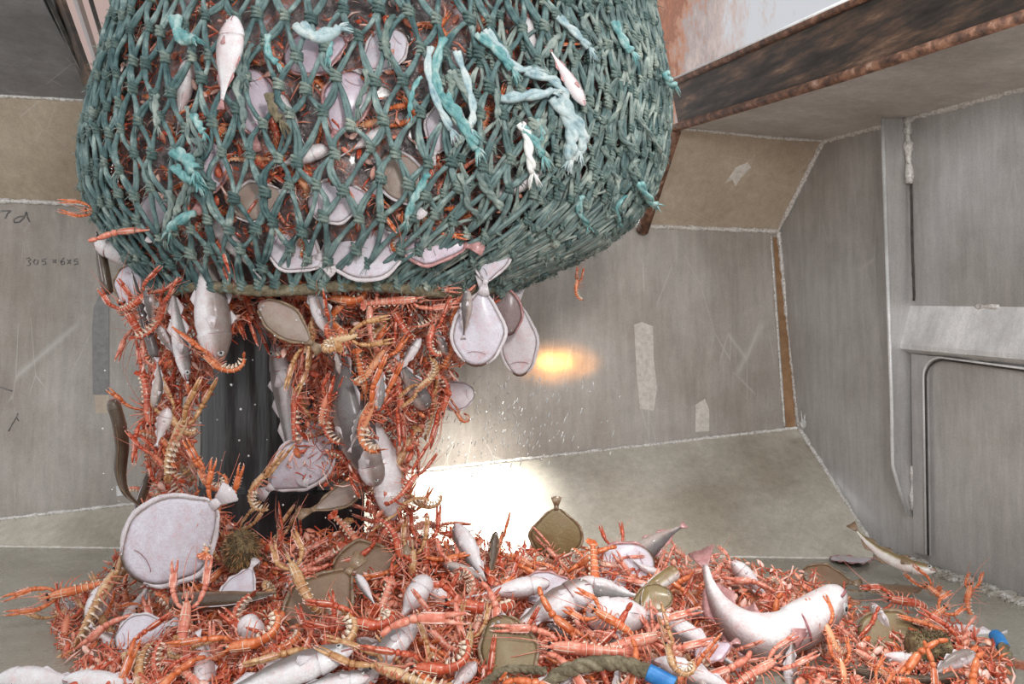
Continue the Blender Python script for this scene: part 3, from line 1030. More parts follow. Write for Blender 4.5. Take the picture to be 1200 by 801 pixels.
def make_langoustine(col, curl, pose, lpose):
    root_ = empty('langoustine')
    shm = sh[col]
    # carapace
    m_ = MB()
    xs = [-.004, 0, .006, .018, .03, .040, .048, .054, .058]
    ws = [.0085, .0105, .0118, .0122, .0112, .0098, .0078, .0052, .0028]
    hs = [.0090, .0108, .0120, .0125, .0118, .0100, .0078, .0052, .0030]
    rings, att = [], []
    n = 14
    for x, w_, h_ in zip(xs, ws, hs):
        rg_ = []
        for i in range(n):
            a = 2 * PI * i / n
            c, s_ = math.cos(a), math.sin(a)
            zz = s_ * h_ * (1.0 if s_ > 0 else .72)
            rg_.append((x, c * w_ * (1 - .12 * max(0, s_)), zz + (.0015 if x > .04 else 0)))
            att.append(.5 + .5 * s_)
        rings.append(rg_)
    m_.rings(rings, 0, att)
    # neck groove bead, spines and rostrum
    m_.tube([(.022, .0115 * math.cos(a), .0128 * math.sin(a)) for a in [PI * q / 8 for q in range(9)]], .0009, 4, 1)
    m_.tube([(.050, 0, .007), (.062, 0, .0085), (.078, 0, .0115)], [.0034, .0022, .0003], 6)
    for q in (-1, 1):
        m_.tube([(.010, q * .004, .0122), (.048, q * .003, .0092)], [.0008, .0008], 4, 1)
        for t in range(3):
            m_.tube([(.058 + t * .005, q * .0022, .0085 + t * .0006), (.063 + t * .005, q * .0042, .010 + t * .0006)], [.0009, .0002], 4, 1)
            m_.tube([(.048 + t * .002, q * .006, .004 - t * .003), (.058 + t * .002, q * .0085, .004 - t * .003)], [.0016, .0003], 4, 1)
    car = m_.build('carapace', [shm, M['tooth']], root_)
    for q in (-1, 1):
        e = MB()
        e.ball((.056, q * .0068, .0055), (.0030, .0036, .0026), 8, 6)
        e.build('eye', M['black'], root_)
    # tail
    m_ = MB()
    pts, angs = tail_path(curl)
    for k in range(6):
        a, b_ = pts[k], pts[k + 1]
        t = (b_ - a).normalized()
        up = V((0, 0, 1))
        up = (up - t * up.dot(t)).normalized()
        if t.dot(V((-1, 0, 0))) < 0 and curl > 2:
            pass
        # dorsal direction rotates with the curl
        up = V((math.sin(angs[k + 1]) * 1.0, 0, -math.cos(angs[k + 1])))
        w0 = .0112 - k * .0009
        rings, att = [], []
        for f, s1 in ((-.18, .90), (0.0, .98), (.55, 1.0), (.88, 1.07), (.98, 1.09), (1.0, .9)):
            rg_ = []
            c0 = a.lerp(b_, f)
            for i in range(n):
                an = 2 * PI * i / n
                c, s_ = math.cos(an), math.sin(an)
                hh = s_ * w0 * (.88 if s_ > 0 else .42) * s1
                rg_.append(c0 + V((0, 1, 0)) * c * w0 * s1 + up * hh)
                att.append(.5 + .5 * s_)
            rings.append(rg_)
        m_.rings(rings, 0, att)
        # cream rear margin and pointed side plates
        m_.tube([b_.lerp(a, .06) + V((0, 1, 0)) * math.cos(q) * w0 * 1.09 + up * math.sin(q) * w0 * .97 for q in [PI * z / 8 for z in range(9)]], .0007, 4, 1)
        for q in (-1, 1):
            c0 = a.lerp(b_, .55) + V((0, q * w0 * .93, 0)) - up * .002
            m_.tube([c0, c0 - up * .0045 + t * .001 + V((0, q * .001, 0)), c0 - up * .0095 + t * .004], [.0046, .0036, .0004], 6, 1, sy=.5)
            # swimmerets
            c1 = a.lerp(b_, .5) - up * w0 * .4 + V((0, q * .004, 0))
            m_.tube([c1, c1 - up * .007 + t * .002, c1 - up * .012 + t * .005], [.0014, .0020, .0006], 5, 1, sy=.5)
    tail = m_.build('tail', [shm, M['tooth']], root_)
    # tail fan
    m_ = MB()
    e_, an = pts[-1], angs[-1] + curl * .06
    u = V((math.cos(an), 0, math.sin(an)))
    upv = V((math.sin(an), 0, -math.cos(an)))
    for q in (0, -.55, .55, -1.0, 1.0):
        d = (u * math.cos(q) + V((0, 1, 0)) * math.sin(q))
        sd = d.cross(upv).normalized()
        L, W = (.021, .0052) if abs(q) > .1 else (.018, .0055)
        path = [e_ - u * .002, e_ + d * L * .3, e_ + d * L * .7, e_ + d * L * .95, e_ + d * L]
        m_.tube([p - upv * .0008 * abs(q) * 2 for p in path], [.0025, W * .75, W, W * .72, W * .2], 8, 0, sy=.18, up=sd, att=.7)
    m_.build('tail_fan', shm, tail)
    # claws
    for sy in (1, -1):
        p_ = list(pose)
        p_[0] *= R(.85, 1.15)
        p_[1] *= R(.85, 1.1)
        cm = claw_mb(sy, p_)
        ck = cm.build('claw', [shm, M['clawtip']], root_)
        wm = MB()
    # legs
    m_ = MB()
    for sy in (1, -1):
        for k in range(4):
            x = .034 - k * .009
            fa = (.5 - k * .38) + R(-.3, .3) + lpose[0]
            p0 = V((x, sy * .008, -.006))
            p1 = p0 + V((.010 * fa, sy * .016 * lpose[1], .003))
            p2 = p1 + V((.014 * fa, sy * .010 * lpose[1], -.014))
            p3 = p2 + V((.010 * fa, sy * .002, -.014 * R(.5, 1.2)))
            seg_limb(m_, [p0, p1, p2, p3], [.0019, .0016, .0012, .0006], 0, 5)
    m_.build('walking_legs', M['leg'], root_)
    m_ = MB()
    for sy in (1, -1):
        b0_ = R(-.02, .03)
        pth = [V((.056, sy * .004, .002)) + V((t * .12, sy * (t * .03 + b0_ * t * t * 2), .012 * math.sin(t * 3) * lpose[1])) for t in [q / 9 for q in range(10)]]
        m_.tube(pth, [.0013 - .0001 * q for q in range(10)], 4)
        m_.tube([(.058, sy * .002, .004), (.075, sy * .005, .008), (.088, sy * .009, .006)], [.0009, .0006, .0003], 4)
        m_.tube([(.052, sy * .007, 0), (.062, sy * .010, .002), (.070, sy * .009, .004)], [.0026, .003, .0004], 5, 0, sy=.4)
    m_.build('feelers', M['feeler'], root_)
    register(root_)
    return root_


POSE = [
    ('stretched out', .15, (.55, 1.0, .0, 1.1), (0, .7)),
    ('with claws held forward', .6, (.8, 1.0, .0, 1.0), (.1, 1)),
    ('with spread claws', 1.1, (1.5, .8, .0, .9), (-.1, 1.2)),
    ('with half curled tail', 2.2, (.9, 1.0, .0015, 1.0), (.1, 1)),
    ('with tightly curled tail', 3.6, (.7, .9, -.001, .9), (.2, .9)),
    ('with folded claws', 1.5, (.7, .45, -.004, .8), (.3, .8)),
]
CW = {'red': 'red', 'orange': 'orange', 'pink': 'pale pink', 'tan': 'tan brown'}
LT = {}
for col in sh:
    for pi, (pn, curl, pose, lp) in enumerate(POSE):
        LT[col, pi] = make_langoustine(col, curl, pose, lp)
USED = set()
LCOUNT = [0]


def langoustine(col, pi, pos, ang, roll, basis, s, label, group, jit=.0):
    t = LT[col, pi]
    if (col, pi) in USED:
        o_ = copy_tree(t)
    else:
        USED.add((col, pi))
        o_ = t
    place(o_, pos, ang, roll, basis, s, jit)
    tag(o_, label, 'langoustine', group)
    LCOUNT[0] += 1
    return o_


# ------------------------------------------------------------------ FISH
def ray_eye(parent, c, r, nrm):
    c, nrm = V(c), V(nrm).normalized()
    q = nrm.to_track_quat('Z', 'Y').to_matrix()
    m_ = MB()
    m_.ball(c, (r, r, r * .45), 12, 6, 0, q)
    m_.ball(c + nrm * r * .22, (r * .52, r * .52, r * .3), 10, 6, 1, q)
    m_.build('eye', [M['iris'], M['black']], parent)


HP_FISH = [(0, .12), (.02, .30), (.05, .46), (.10, .66), (.16, .84), (.22, .95), (.235, .97), (.24, .90), (.32, 1.0), (.42, .98), (.55, .82), (.68, .60), (.80, .38), (.90, .22), (.965, .17), (1.0, .15)]
HP_FAT = [(0, .25), (.02, .5), (.06, .72), (.12, .9), (.2, 1.0), (.26, 1.0), (.27, .93), (.38, 1.0), (.5, .9), (.62, .66), (.75, .4), (.88, .22), (.96, .16), (1.0, .14)]
HP_EEL = [(0, .3), (.01, .6), (.04, .85), (.09, 1.0), (.14, .95), (.3, 1.0), (.55, .95), (.8, .7), (.93, .4), (1.0, .12)]


def make_fish(L, H=.11, W=.075, skin='whiting', bend=0.0, prof_='fish', finmat='fin_pale', name='whiting', fins=True, path=None, mouth=0.0, tailfin=True, zb=0.0, flip=0, proll=0.0):
    """head at +x, tail at -x, back +z. bend: lateral curve (rad); zb: vertical curve; path: optional explicit spine"""
    root_ = empty(name)
    hp = {'fish': HP_FISH, 'fat': HP_FAT, 'eel': HP_EEL}[prof_]

    def spine(t):
        if path:
            k = t * (len(path) - 1)
            i = min(int(k), len(path) - 2)
            f = k - i
            p0, p1, p2, p3 = path[max(i - 1, 0)], path[i], path[i + 1], path[min(i + 2, len(path) - 1)]
            return V([0.5 * ((2 * b1_) + (-a_ + c_) * f + (2 * a_ - 5 * b1_ + 4 * c_ - d_) * f * f + (-a_ + 3 * b1_ - 3 * c_ + d_) * f ** 3) for a_, b1_, c_, d_ in zip(p0, p1, p2, p3)])
        x = L / 2 - t * L
        ay = bend * (t - .35) ** 2 * L * (1 if t > .35 else .3)
        az = zb * (t - .35) ** 2 * L
        return V((x, ay, az))

    def frame(t):
        d = (spine(min(t + .01, 1)) - spine(max(t - .01, 0))).normalized()
        up = V((0, 0, 1))
        if path and flip:
            zz = V((0, 0, 1))
            up = (zz.cross(d) * flip).normalized() * math.cos(proll) - zz * math.sin(proll)
        up = (up - d * up.dot(d)).normalized()
        return spine(t), d, up, d.cross(up)

    def hgt(t):
        for (a, va), (b_, vb) in zip(hp[:-1], hp[1:]):
            if a <= t <= b_:
                f = (t - a) / (b_ - a)
                return va + (vb - va) * f
        return hp[-1][1]
    m_ = MB()
    ts = sorted(set([a for a, _ in hp] + [i / 22 for i in range(1, 22)]))
    n = 16
    rings, att = [], []
    for t in ts:
        c, d, up, sd = frame(t)
        h_ = hgt(t) * L * H
        w_ = hgt(t) * L * W * (1 if t < .6 else max(.35, 1 - (t - .6) * 1.7))
        rg_ = []
        for i in range(n):
            a = 2 * PI * i / n
            rg_.append(c + sd * math.cos(a) * w_ + up * math.sin(a) * h_ * (1.0 if math.sin(a) > 0 else 1.08))
            att.append(.5 + .5 * math.sin(a))
        rings.append(rg_)
    m_.rings(rings, 0, att)
    body = m_.build('body', SK[skin], root_)
    # mouth line: upper and lower lip
    c, d, up, sd = frame(.0)
    c2 = frame(.075)[0]
    hh = L * H * .45
    m_ = MB()
    lip = []
    for q in range(9):
        a = (q / 8 * 2 - 1)
        t = .002 + .075 * abs(a)
        cc, dd, uu, ss = frame(t)
        w_ = hgt(t) * L * W
        lip.append(cc + ss * w_ * 1.0 * (1 if a > 0 else -1) * min(1, abs(a) * 3 + .15) - uu * hgt(t) * L * H * .28 - dd * (.004 * L if abs(a) < .3 else 0))
    m_.tube(lip, [.0065 * L] * 9, 5)
    if mouth:
        m_.ball(c - d * .005 * L, (L * .012, L * W * .5, L * H * .35), 8, 6, 0, d.to_track_quat('X', 'Z').to_matrix())
    m_.build('mouth', M['mouth'], root_)
    # eyes
    er = (.029 if prof_ != 'eel' else .008) * L
    for q in (-1, 1):
        t = .085 if prof_ != 'eel' else .03
        c, d, up, sd = frame(t)
        pos = c + sd * q * hgt(t) * L * W * .80 + up * hgt(t) * L * H * .42
        ray_eye(root_, pos, er, sd * q + up * .3)
    if fins:
        fm = M[finmat]
        # gill slit
        m_ = MB()
        for q in (-1, 1):
            pth = []
            for k in range(7):
                a = -1.1 + k / 6 * 1.7
                t = (.268 if prof_ == 'fat' else .238) - .03 * abs(a) ** 2 * .5
                c, d, up, sd = frame(t)
                pth.append(c + sd * q * math.cos(a) * hgt(.24) * L * W * .99 + up * math.sin(a) * hgt(.24) * L * H * .99)
            m_.tube(pth, .0048 * L, 5)
        m_.build('gill_slit', M['mouth'], root_)
        segs = [(.30, .40), (.46, .62), (.66, .84)] if prof_ != 'eel' else [(.2, .97)]
        for ti, (ta, tb) in enumerate(segs):
            for sgn in ((1, -1) if ti > 0 or prof_ == 'eel' else (1,)):
                m_ = MB()
                pa = []
                k = 7
                nn = []
                for i in range(k + 1):
                    t = ta + (tb - ta) * i / k
                    c, d, up, sd = frame(t)
                    base = c + up * sgn * hgt(t) * L * H * .93
                    hf = L * (.055 if prof_ != 'eel' else .012) * min(1, i / k * 3.5) * (1 - .85 * i / k)
                    tip = c + up * sgn * (hgt(t) * L * H + hf) - d * hf * -.5
                    pa += [base + sd * .0012, tip + sd * .0003, base - sd * .0012, tip - sd * .0003]
                fs = []
                for i in range(k):
                    o_ = i * 4
                    fs += [(o_, o_ + 1, o_ + 5, o_ + 4), (o_ + 2, o_ + 6, o_ + 7, o_ + 3), (o_ + 1, o_ + 3, o_ + 7, o_ + 5), (o_, o_ + 4, o_ + 6, o_ + 2)]
                m_.add(pa, fs)
                m_.build('dorsal_fin' if sgn > 0 else 'anal_fin', fm, root_)
        if prof_ != 'eel':
            for q in (-1, 1):
                m_ = MB()
                c, d, up, sd = frame(.27)
                m_.fan(c + sd * q * hgt(.27) * L * W * .95, 0, .35, L * .11, (d + sd * q * .14).normalized(), -up, .0012, n=7, rootw=.008 * L)
                m_.build('pectoral_fin', fm, root_)
    if tailfin and prof_ != 'eel':
        m_ = MB()
        c, d, up, sd = frame(1.0)
        m_.fan(c - d * .01 * L, 0, .42, L * .15, d, up, .0015, fork=.22, n=12, rootw=.014 * L)
        m_.build('tail_fin', M[finmat], root_)
    register(root_)
    return root_


def make_flat(L, Wd=.27, skin='flat', bend=0.0, finmat='fin_brown', name='flatfish', squash=1.0, twist=0.0):
    """oval flatfish lying in the xy plane, eyed side +z, head +x"""
    root_ = empty(name)
    N_, K_ = 36, 7

    def outline(a):
        c, s_ = math.cos(a), math.sin(a)
        x = .40 * L * c
        w_ = Wd * L * (abs(s_) ** .85) * (1 + .18 * c - .12 * c * c) * squash
        w_ *= (1 - .22 * abs(c) ** 1.6) * (1 + .03 * math.sin(a * 7))
        if c < 0:
            w_ *= (1 - .35 * (-c) ** 2)
        x -= .0
        return V((x, math.copysign(w_, s_), 0))

    def wf(p):
        return V((p.x, p.y, p.z + bend * (p.x * p.x) / L + twist * p.x * p.y / L * 2 + .010 * L * math.sin(p.y / L * 13 + p.x / L * 5)))
    m_ = MB()
    rings, att = [], []
    for sd in (1, -1):
        ks = range(K_ + 1) if sd == 1 else range(K_ - 1, -1, -1)
        for k in ks:
            f = k / K_
            z = sd * .030 * L * max(.03, 1 - f ** 2.2)
            rings.append([outline(2 * PI * i / N_) * max(f, .02) + V((0, 0, z)) for i in range(N_)])
            for i in range(N_):
                att.append(.5 + .5 * sd * (1 - .8 * f ** 4))
    m_.rings(rings, 0, att)
    m_.warp(wf)
    m_.build('body', SK[skin], root_)
    # fringe fins either side
    for sgn in (1, -1):
        m_ = MB()
        pa, k = [], 26
        for i in range(k + 1):
            a = sgn * (.45 + (PI - .75) * i / k)
            p = outline(a)
            d = V((p.x * .35 - .02 * L, p.y, 0)).normalized()
            hf = L * .030 * max(0, math.sin(PI * i / k)) ** .5 * (1 if i % 2 else .9)
            b0_, b1_ = p * .97, p + d * hf
            b0_ = b0_ + V((0, 0, 0))
            wv = .003 * math.sin(i * 1.1)
            pa += [b0_ + V((0, 0, .0009)), b1_ + V((0, 0, wv + .0003)), b0_ - V((0, 0, .0009)), b1_ + V((0, 0, wv - .0003))]
        fs = []
        for i in range(k):
            o_ = i * 4
            fs += [(o_, o_ + 1, o_ + 5, o_ + 4), (o_ + 2, o_ + 6, o_ + 7, o_ + 3), (o_ + 1, o_ + 3, o_ + 7, o_ + 5), (o_, o_ + 4, o_ + 6, o_ + 2)]
        m_.add(pa, fs)
        m_.warp(wf)
        m_.build('fringe_fin', M[finmat], root_)
    m_ = MB()
    rt = V((-.385 * L, 0, 0))
    m_.tube([rt + V((.03 * L, 0, 0)), rt - V((.05 * L, 0, 0))], [.045 * L, .032 * L], 8, 0, sy=.35, up=(0, 1, 0))
    m_.fan(rt - V((.03 * L, 0, 0)), 0, .38, L * .17, (-1, 0, 0), (0, 1, 0), .0015, n=12, rootw=.03 * L)
    m_.warp(wf)
    m_.build('tail_fin', M[finmat], root_)
    for q in (0, 1):
        p = wf(V((.33 * L, (.0 if q else .055) * L, .030 * L)))
        ray_eye(root_, p, .016 * L, (0, 0, 1))
    m_ = MB()
    m_.tube([wf(V((.400 * L, -.012 * L, 0))), wf(V((.385 * L, -.035 * L, .010 * L))), wf(V((.36 * L, -.05 * L, .020 * L)))], .005 * L, 5)
    # gill curve on the blind side
    m_.tube([wf(V((.27 * L - .03 * L * math.cos(q), .10 * L * math.sin(q), -.0335 * L))) for q in [(-1.3 + i * .43) for i in range(7)]], .003 * L, 4)
    m_.build('mouth', M['mouth'], root_)
    register(root_)
    return root_


def put(o_, px, py, Y, ang, roll, basis, label, cat, group=None, jit=0):
    place(o_, P(px, py, Y), ang, roll, basis, 1, jit)
    tag(o_, label, cat, group)
    return o_


def fish(px, py, Lpx, Y, ang, roll, basis, label, cat='fish', **kw):
    return put(make_fish(Lpx / 1000 * Y, **kw), px, py, Y, ang, roll, basis, label, cat)


def flat(px, py, Lpx, Y, ang, roll, basis, label, cat='flatfish', **kw):
    return put(make_flat(Lpx / 1000 * Y, **kw), px, py, Y, ang, roll, basis, label, cat)


# ------------------------------------------------------------------ THE HEAP
GA = [(-.42, 2.02, .27, .22, .155), (-.62, 1.84, .20, .25, .055), (-.15, 1.95, .25, .25, .08), (.10, 2.0, .3, .25, .075), (.40, 2.05, .28, .2, .055),
      (.66, 2.03, .17, .18, .045), (-.35, 1.55, .35, .2, .075), (.1, 1.55, .28, .2, .06), (.88, 1.74, .16, .10, .022), (.95, 1.62, .2, .1, .03)]


def heap(x, y):
    h_ = 0
    for gx, gy, sx_, sy_, am in GA:
        h_ += am * math.exp(-((x - gx) / sx_) ** 2 - ((y - gy) / sy_) ** 2)
    return h_


def onheap(px, py, lift=0.0):
    d = ray(px, py)
    Y = 1.2
    while Y < 2.45:
        p = V((0, 0, CAMZ)) + d * Y
        if p.z <= heap(p.x, p.y) + lift:
            return p
        Y += .004
    return V((0, 0, CAMZ)) + d * 2.3


mb = MB()
nx, ny = 190, 90
X0, X1, Y0, Y1 = -1.15, 1.35, 1.15, 2.45
vid = {}
pts, fs = [], []
for j in range(ny + 1):
    for i in range(nx + 1):
        x = X0 + (X1 - X0) * i / nx
        y = Y0 + (Y1 - Y0) * j / ny
        h_ = heap(x, y)
        z = h_ - .030 + .02 * noise.noise((x * 16, y * 16, 0)) + .008 * noise.noise((x * 45, y * 45, 3))
        vid[i, j] = len(pts)
        pts.append((x, y, max(z, -.012)))
for j in range(ny):
    for i in range(nx):
        q = [vid[i, j], vid[i + 1, j], vid[i + 1, j + 1], vid[i, j + 1]]
        if max(pts[k][2] for k in q) > -.011:
            fs.append(tuple(q))
mb.add(pts, fs)
tag(mb.build('heap_of_catch', M['mound']), 'compact lower mass of mixed catch under the langoustines on the floor', 'catch', kind='stuff')


_cx, _cy = 300, 500
WIN2 = [(232, 400), (297, 350), (352, 420), (372, 470), (372, 540), (440, 560), (450, 640), (300, 640), (240, 610), (215, 580), (212, 490), (225, 440)]


def inpoly(x, y, poly):
    c = False
    for (x1, y1), (x2, y2) in zip(poly, poly[1:] + poly[:1]):
        if (y1 > y) != (y2 > y) and x < (x2 - x1) * (y - y1) / (y2 - y1) + x1:
            c = not c
    return c


HEAPPOLY = [(70, 715), (120, 665), (160, 640), (240, 640), (330, 632), (430, 612), (500, 606), (540, 622), (600, 640), (700, 645), (800, 652), (870, 660), (950, 672), (985, 690), (1002, 716), (1060, 722), (1112, 724), (1160, 752), (1186, 785), (1195, 825), (960, 825), (930, 792), (900, 770), (860, 768), (880, 800), (930, 830), (100, 830), (85, 775), (60, 745)]
WINDOW = [(262, 405), (297, 372), (345, 430), (350, 520), (330, 545), (385, 575), (430, 570), (432, 632), (300, 632), (262, 600), (232, 580), (228, 500), (245, 450)]
CURT = [(148, 345), (590, 345), (560, 400), (540, 430), (520, 470), (500, 490), (480, 540), (475, 640), (130, 660), (168, 600), (172, 540), (170, 480), (160, 400)]


# loose scraps: legs, feelers and shell bits nobody could count
def scraps(name, n, sampler, label, basis, lo=.012, hi=.045):
    m_ = MB()
    for _ in range(n):
        p = sampler()
        if p is None:
            continue
        ex, ey, en = basis
        a = R(0, 2 * PI)
        d = (ex * math.cos(a) + ey * math.sin(a) + en * R(-.5, .5)).normalized()
        sd = d.cross(en).normalized()
        L = R(lo, hi)
        mt = random.choice([0, 0, 0, 1, 1, 2, 3])
        if random.random() < .72:
            r = R(.0007, .0024)
            m_.tube([p - d * L / 2, p + sd * L * R(-.15, .15) + en * .002, p + d * L / 2], [r, r * 1.1, r * .3], 5, mt)
        else:
            W_ = L * R(.09, .2)
            m_.tube([p - d * L * .3, p - d * L * .15, p + d * L * .1, p + d * L * .3], [W_ * .3, W_, W_ * .9, W_ * .2], 7, mt, sy=.35, up=sd)
    return tag(m_.build(name, [sh['red'], M['leg'], M['clawtip'], sh['orange']]), label, 'scraps', kind='stuff')


def s_heap():
    while True:
        x, y = R(50, 1200), R(605, 830)
        if inpoly(x, y, HEAPPOLY):
            return onheap(x, y, .004) + V((0, 0, R(-.006, .012)))


def s_curt():
    while True:
        x, y = R(120, 595), R(338, 665)
        if inpoly(x, y, CURT) and not inpoly(x, y, WINDOW):
            return P(x, y, R(1.84, 2.1))


def s_net():
    th = R(.1, PI * .98)
    return bag(th, R(ZB + .03, 1.45), R(.86, .935))


scraps('shell_scraps', 8500, s_heap, 'loose legs, feelers and shell bits strewn over the floor heap', LIE)
scraps('shell_scraps', 5200, s_curt, 'loose legs and shell bits falling with the catch', HANG)
scraps('shell_scraps', 1700, s_net, 'loose legs and shell bits pressed against the inside of the net', HANG)

# ------------------------------------------------------------------ hand placed fish
def H(px, py, lift=.02):
    return onheap(px, py, lift).y


# -- falling from the mouth
fish(248, 352, 150, 1.80, -84, 100, HANG, 'grey pink whiting hanging head down below the rope, eye and open mouth toward us', name='whiting', H=.135, W=.11, skin='whiting', mouth=1)
fish(209, 388, 118, 1.82, -80, 100, HANG, 'slender silver fish hanging left of the whiting head', name='slender_fish', H=.075, W=.05, skin='silver', bend=.3)
fish(143, 300, 70, 1.93, 150, 150, HANG, 'plump white bellied fish caught in lower left corner of net', name='plump_fish', H=.2, W=.16, skin='belly', prof_='fat')
flat(150, 335, 62, 1.93, 80, 180, HANG, 'small white flatfish hanging under lower left corner of net', name='flatfish', skin='flat')
fish(168, 368, 105, 1.86, -75, 0, HANG, 'dark eel like fish hanging at left under the net', name='eel', H=.06, W=.06, skin='grey', prof_='eel')
flat(335, 378, 95, 1.78, 142, 0, HANG, 'grey brown sole slanting over top of the black post', name='sole', skin='flat_grey', Wd=.19, finmat='fin_brown', bend=.3)
fish(372, 352, 82, 1.78, -70, 80, HANG, 'small silver fish poking head down from under the rope', name='small_fish', H=.14, W=.09, skin='silver')
fish(334, 470, 140, 1.98, 100, 100, HANG, 'white slender fish hanging against right side of the post', name='slender_fish', H=.09, W=.06, skin='silver', bend=-.3)
fish(408, 470, 190, 1.86, -74, 40, HANG, 'large grey fish falling head down right of black post', name='grey_fish', H=.13, W=.12, skin='grey', bend=.25)
fish(431, 525, 90, 1.84, -78, 80, HANG, 'pink snouted fish falling with dark eye below the grey fish', name='gurnard', H=.17, W=.13, skin='whiting', prof_='fat')
flat(352, 545, 120, 1.9, 38, 170, HANG, 'white flatfish slanting tail low across post base', name='flatfish', skin='flat', Wd=.24, finmat='fin_pale', bend=.5)
flat(385, 515, 100, 1.93, 60, 180, HANG, 'white flatfish folded behind curled langoustine at post', name='flatfish', skin='flat', Wd=.26, finmat='fin_pale', bend=-.5)
flat(402, 580, 90, 1.92, 30, 20, HANG, 'brown thin bodied fish falling over post foot', name='dab', skin='flat_grey', Wd=.14, finmat='fin_brown', bend=.8)
fish(452, 540, 140, 1.88, -82, 160, HANG, 'white pink fish falling head down at right edge of the column', name='falling_fish', H=.15, W=.13, skin='belly', bend=.2)
flat(561, 385, 112, 1.80, -95, 180, HANG, 'big pale lilac flatfish hanging under right end of the mouth rope', name='flatfish', skin='flat', Wd=.27, finmat='fin_pale')
flat(590, 362, 80, 1.93, -80, 0, HANG, 'mauve brown flatfish half hidden behind the lilac one', name='flatfish', skin='flat_mauve', Wd=.26, finmat='fin_pink')
flat(608, 398, 108, 2.0, -88, 180, HANG, 'chalky white flatfish falling against back wall, rightmost of the fall', name='flatfish', skin='flat_grey', Wd=.19, finmat='fin_pale')
flat(532, 464, 62, 1.98, 10, 180, HANG, 'small pale flatfish falling below the lilac one', name='flatfish', skin='flat_grey', Wd=.27, finmat='fin_pale')
fish(484, 450, 66, 1.84, -60, 80, HANG, 'mauve headed small fish tangled at right of the falling column', name='small_fish', H=.18, W=.14, skin='grey', prof_='fat')
flat(205, 628, 165, 1.72, 218, 180, HANG, 'large white lilac flatfish landing at left, underside facing us', name='flatfish', skin='flat', Wd=.30, finmat='fin_pale', bend=-.4)
fish(120, 308, 75, 1.95, -80, 0, HANG, 'short brown eel dangling from left side of net', name='eel', H=.10, W=.09, skin='eel', prof_='eel')
fish(163, 590, 90, 1.9, 70, 30, HANG, 'tan eel tail falling behind the large white flatfish', name='eel', H=.06, W=.06, skin='eel', prof_='eel', bend=-.4)
# -- on the heap
flat(428, 664, 96, 1.82, 200, 10, LIE, 'brown flatfish on heap just right of post foot', name='flatfish', skin='flat', Wd=.33, bend=.3)
flat(376, 708, 125, 1.66, 235, 10, LIE, 'large mottled brown flatfish on heap centre left', name='flatfish', skin='flat', Wd=.30, bend=.2)
flat(598, 768, 120, 1.45, 110, 5, LIE, 'olive brown flatfish lying upright near the front, left of the rope', name='flatfish', skin='flat_olive', Wd=.27, bend=.3)
fish(262, 703, 125, 1.67, 182, 60, LIE, 'dark brown eel lying under the large white flatfish', name='eel', H=.085, W=.08, skin='eel', prof_='eel', bend=-.15)
fish(428, 690, 44, 1.64, 125, 120, LIE, 'tiny white fish on the large brown flatfish', name='small_fish', H=.14, W=.1, skin='silver', fins=False)
fish(450, 766, 120, 1.42, 52, 85, LIE, 'silver fish with round eye, head up, at front centre', name='silver_fish', H=.135, W=.10, skin='silver', bend=.3)
fish(484, 702, 64, 1.58, 60, 150, LIE, 'plump mauve fish with white belly behind the front silver fish', name='plump_fish', H=.26, W=.22, skin='whiting', prof_='fat')
fish(551, 648, 84, 1.86, 118, 130, LIE, 'white fish slanting down in front of the bright plate', name='white_fish', H=.15, W=.11, skin='silver')
fish(578, 650, 60, 1.86, 85, 30, LIE, 'small dark fish standing upright on the heap', name='small_fish', H=.12, W=.09, skin='eel', finmat='fin_brown')
fish(645, 711, 110, 1.62, 28, 110, LIE, 'silver grey fish with dark eye, belly to us, mid heap', name='silver_fish', H=.18, W=.14, skin='whiting', prof_='fat')
fish(737, 722, 100, 1.6, 178, 190, LIE, 'plump pinkish white fish lying belly up mid heap', name='plump_fish', H=.24, W=.22, skin='belly', prof_='fat')
fish(712, 692, 74, 1.7, 170, 80, LIE, 'white fish with dark eye behind the plump belly up one', name='white_fish', H=.19, W=.15, skin='silver', prof_='fat')
fish(668, 744, 60, 1.55, 155, 20, LIE, 'small dark grey fish below the silver grey one', name='small_fish', H=.13, W=.1, skin='grey', fins=False)
fish(600, 690, 90, 1.7, 10, 150, LIE, 'pale fish half buried right of the plump mauve fish', name='buried_fish', H=.17, W=.13, skin='belly')
flat(640, 688, 80, 1.75, 190, 170, LIE, 'white flatfish lying behind the silver grey fish', name='flatfish', skin='flat', finmat='fin_pink')
flat(728, 665, 105, 1.95, 20, 175, LIE, 'pale pink flatfish on the far edge of the heap', name='flatfish', skin='flat', finmat='fin_pink')
fish(764, 688, 76, 1.72, 35, 60, LIE, 'curled olive eel in the middle right of the heap', name='eel', H=.12, W=.12, skin='olive', prof_='eel', bend=-1.3)
flat(765, 700, 60, 1.68, 10, 10, LIE, 'small olive flatfish inside the curled eel', name='flatfish', skin='flat_olive', Wd=.3)
flat(652, 625, 76, 1.98, 270, 0, HANG, 'orange brown flatfish standing on edge at the back of the heap', name='flatfish', skin='flat_olive', Wd=.40, finmat='fin_brown')
fish(762, 640, 84, 2.0, 222, 60, HANG, 'grey brown fish with tail up at the back of the heap', name='tail_up_fish', H=.16, W=.13, skin='grey', finmat='fin_pink', bend=.8)
fish(812, 748, 100, 1.55, 145, 120, LIE, 'silver fish lying left of the big curved fish', name='silver_fish', H=.13, W=.1, skin='silver')
fish(815, 792, 100, 1.45, 160, 130, LIE, 'white fish at front edge below the silver one', name='white_fish', H=.15, W=.12, skin='silver')
flat(836, 762, 60, 1.52, 200, 150, LIE, 'reddish flatfish edge under the big curved fish', name='flatfish', skin='flat_mauve', finmat='fin_pink')
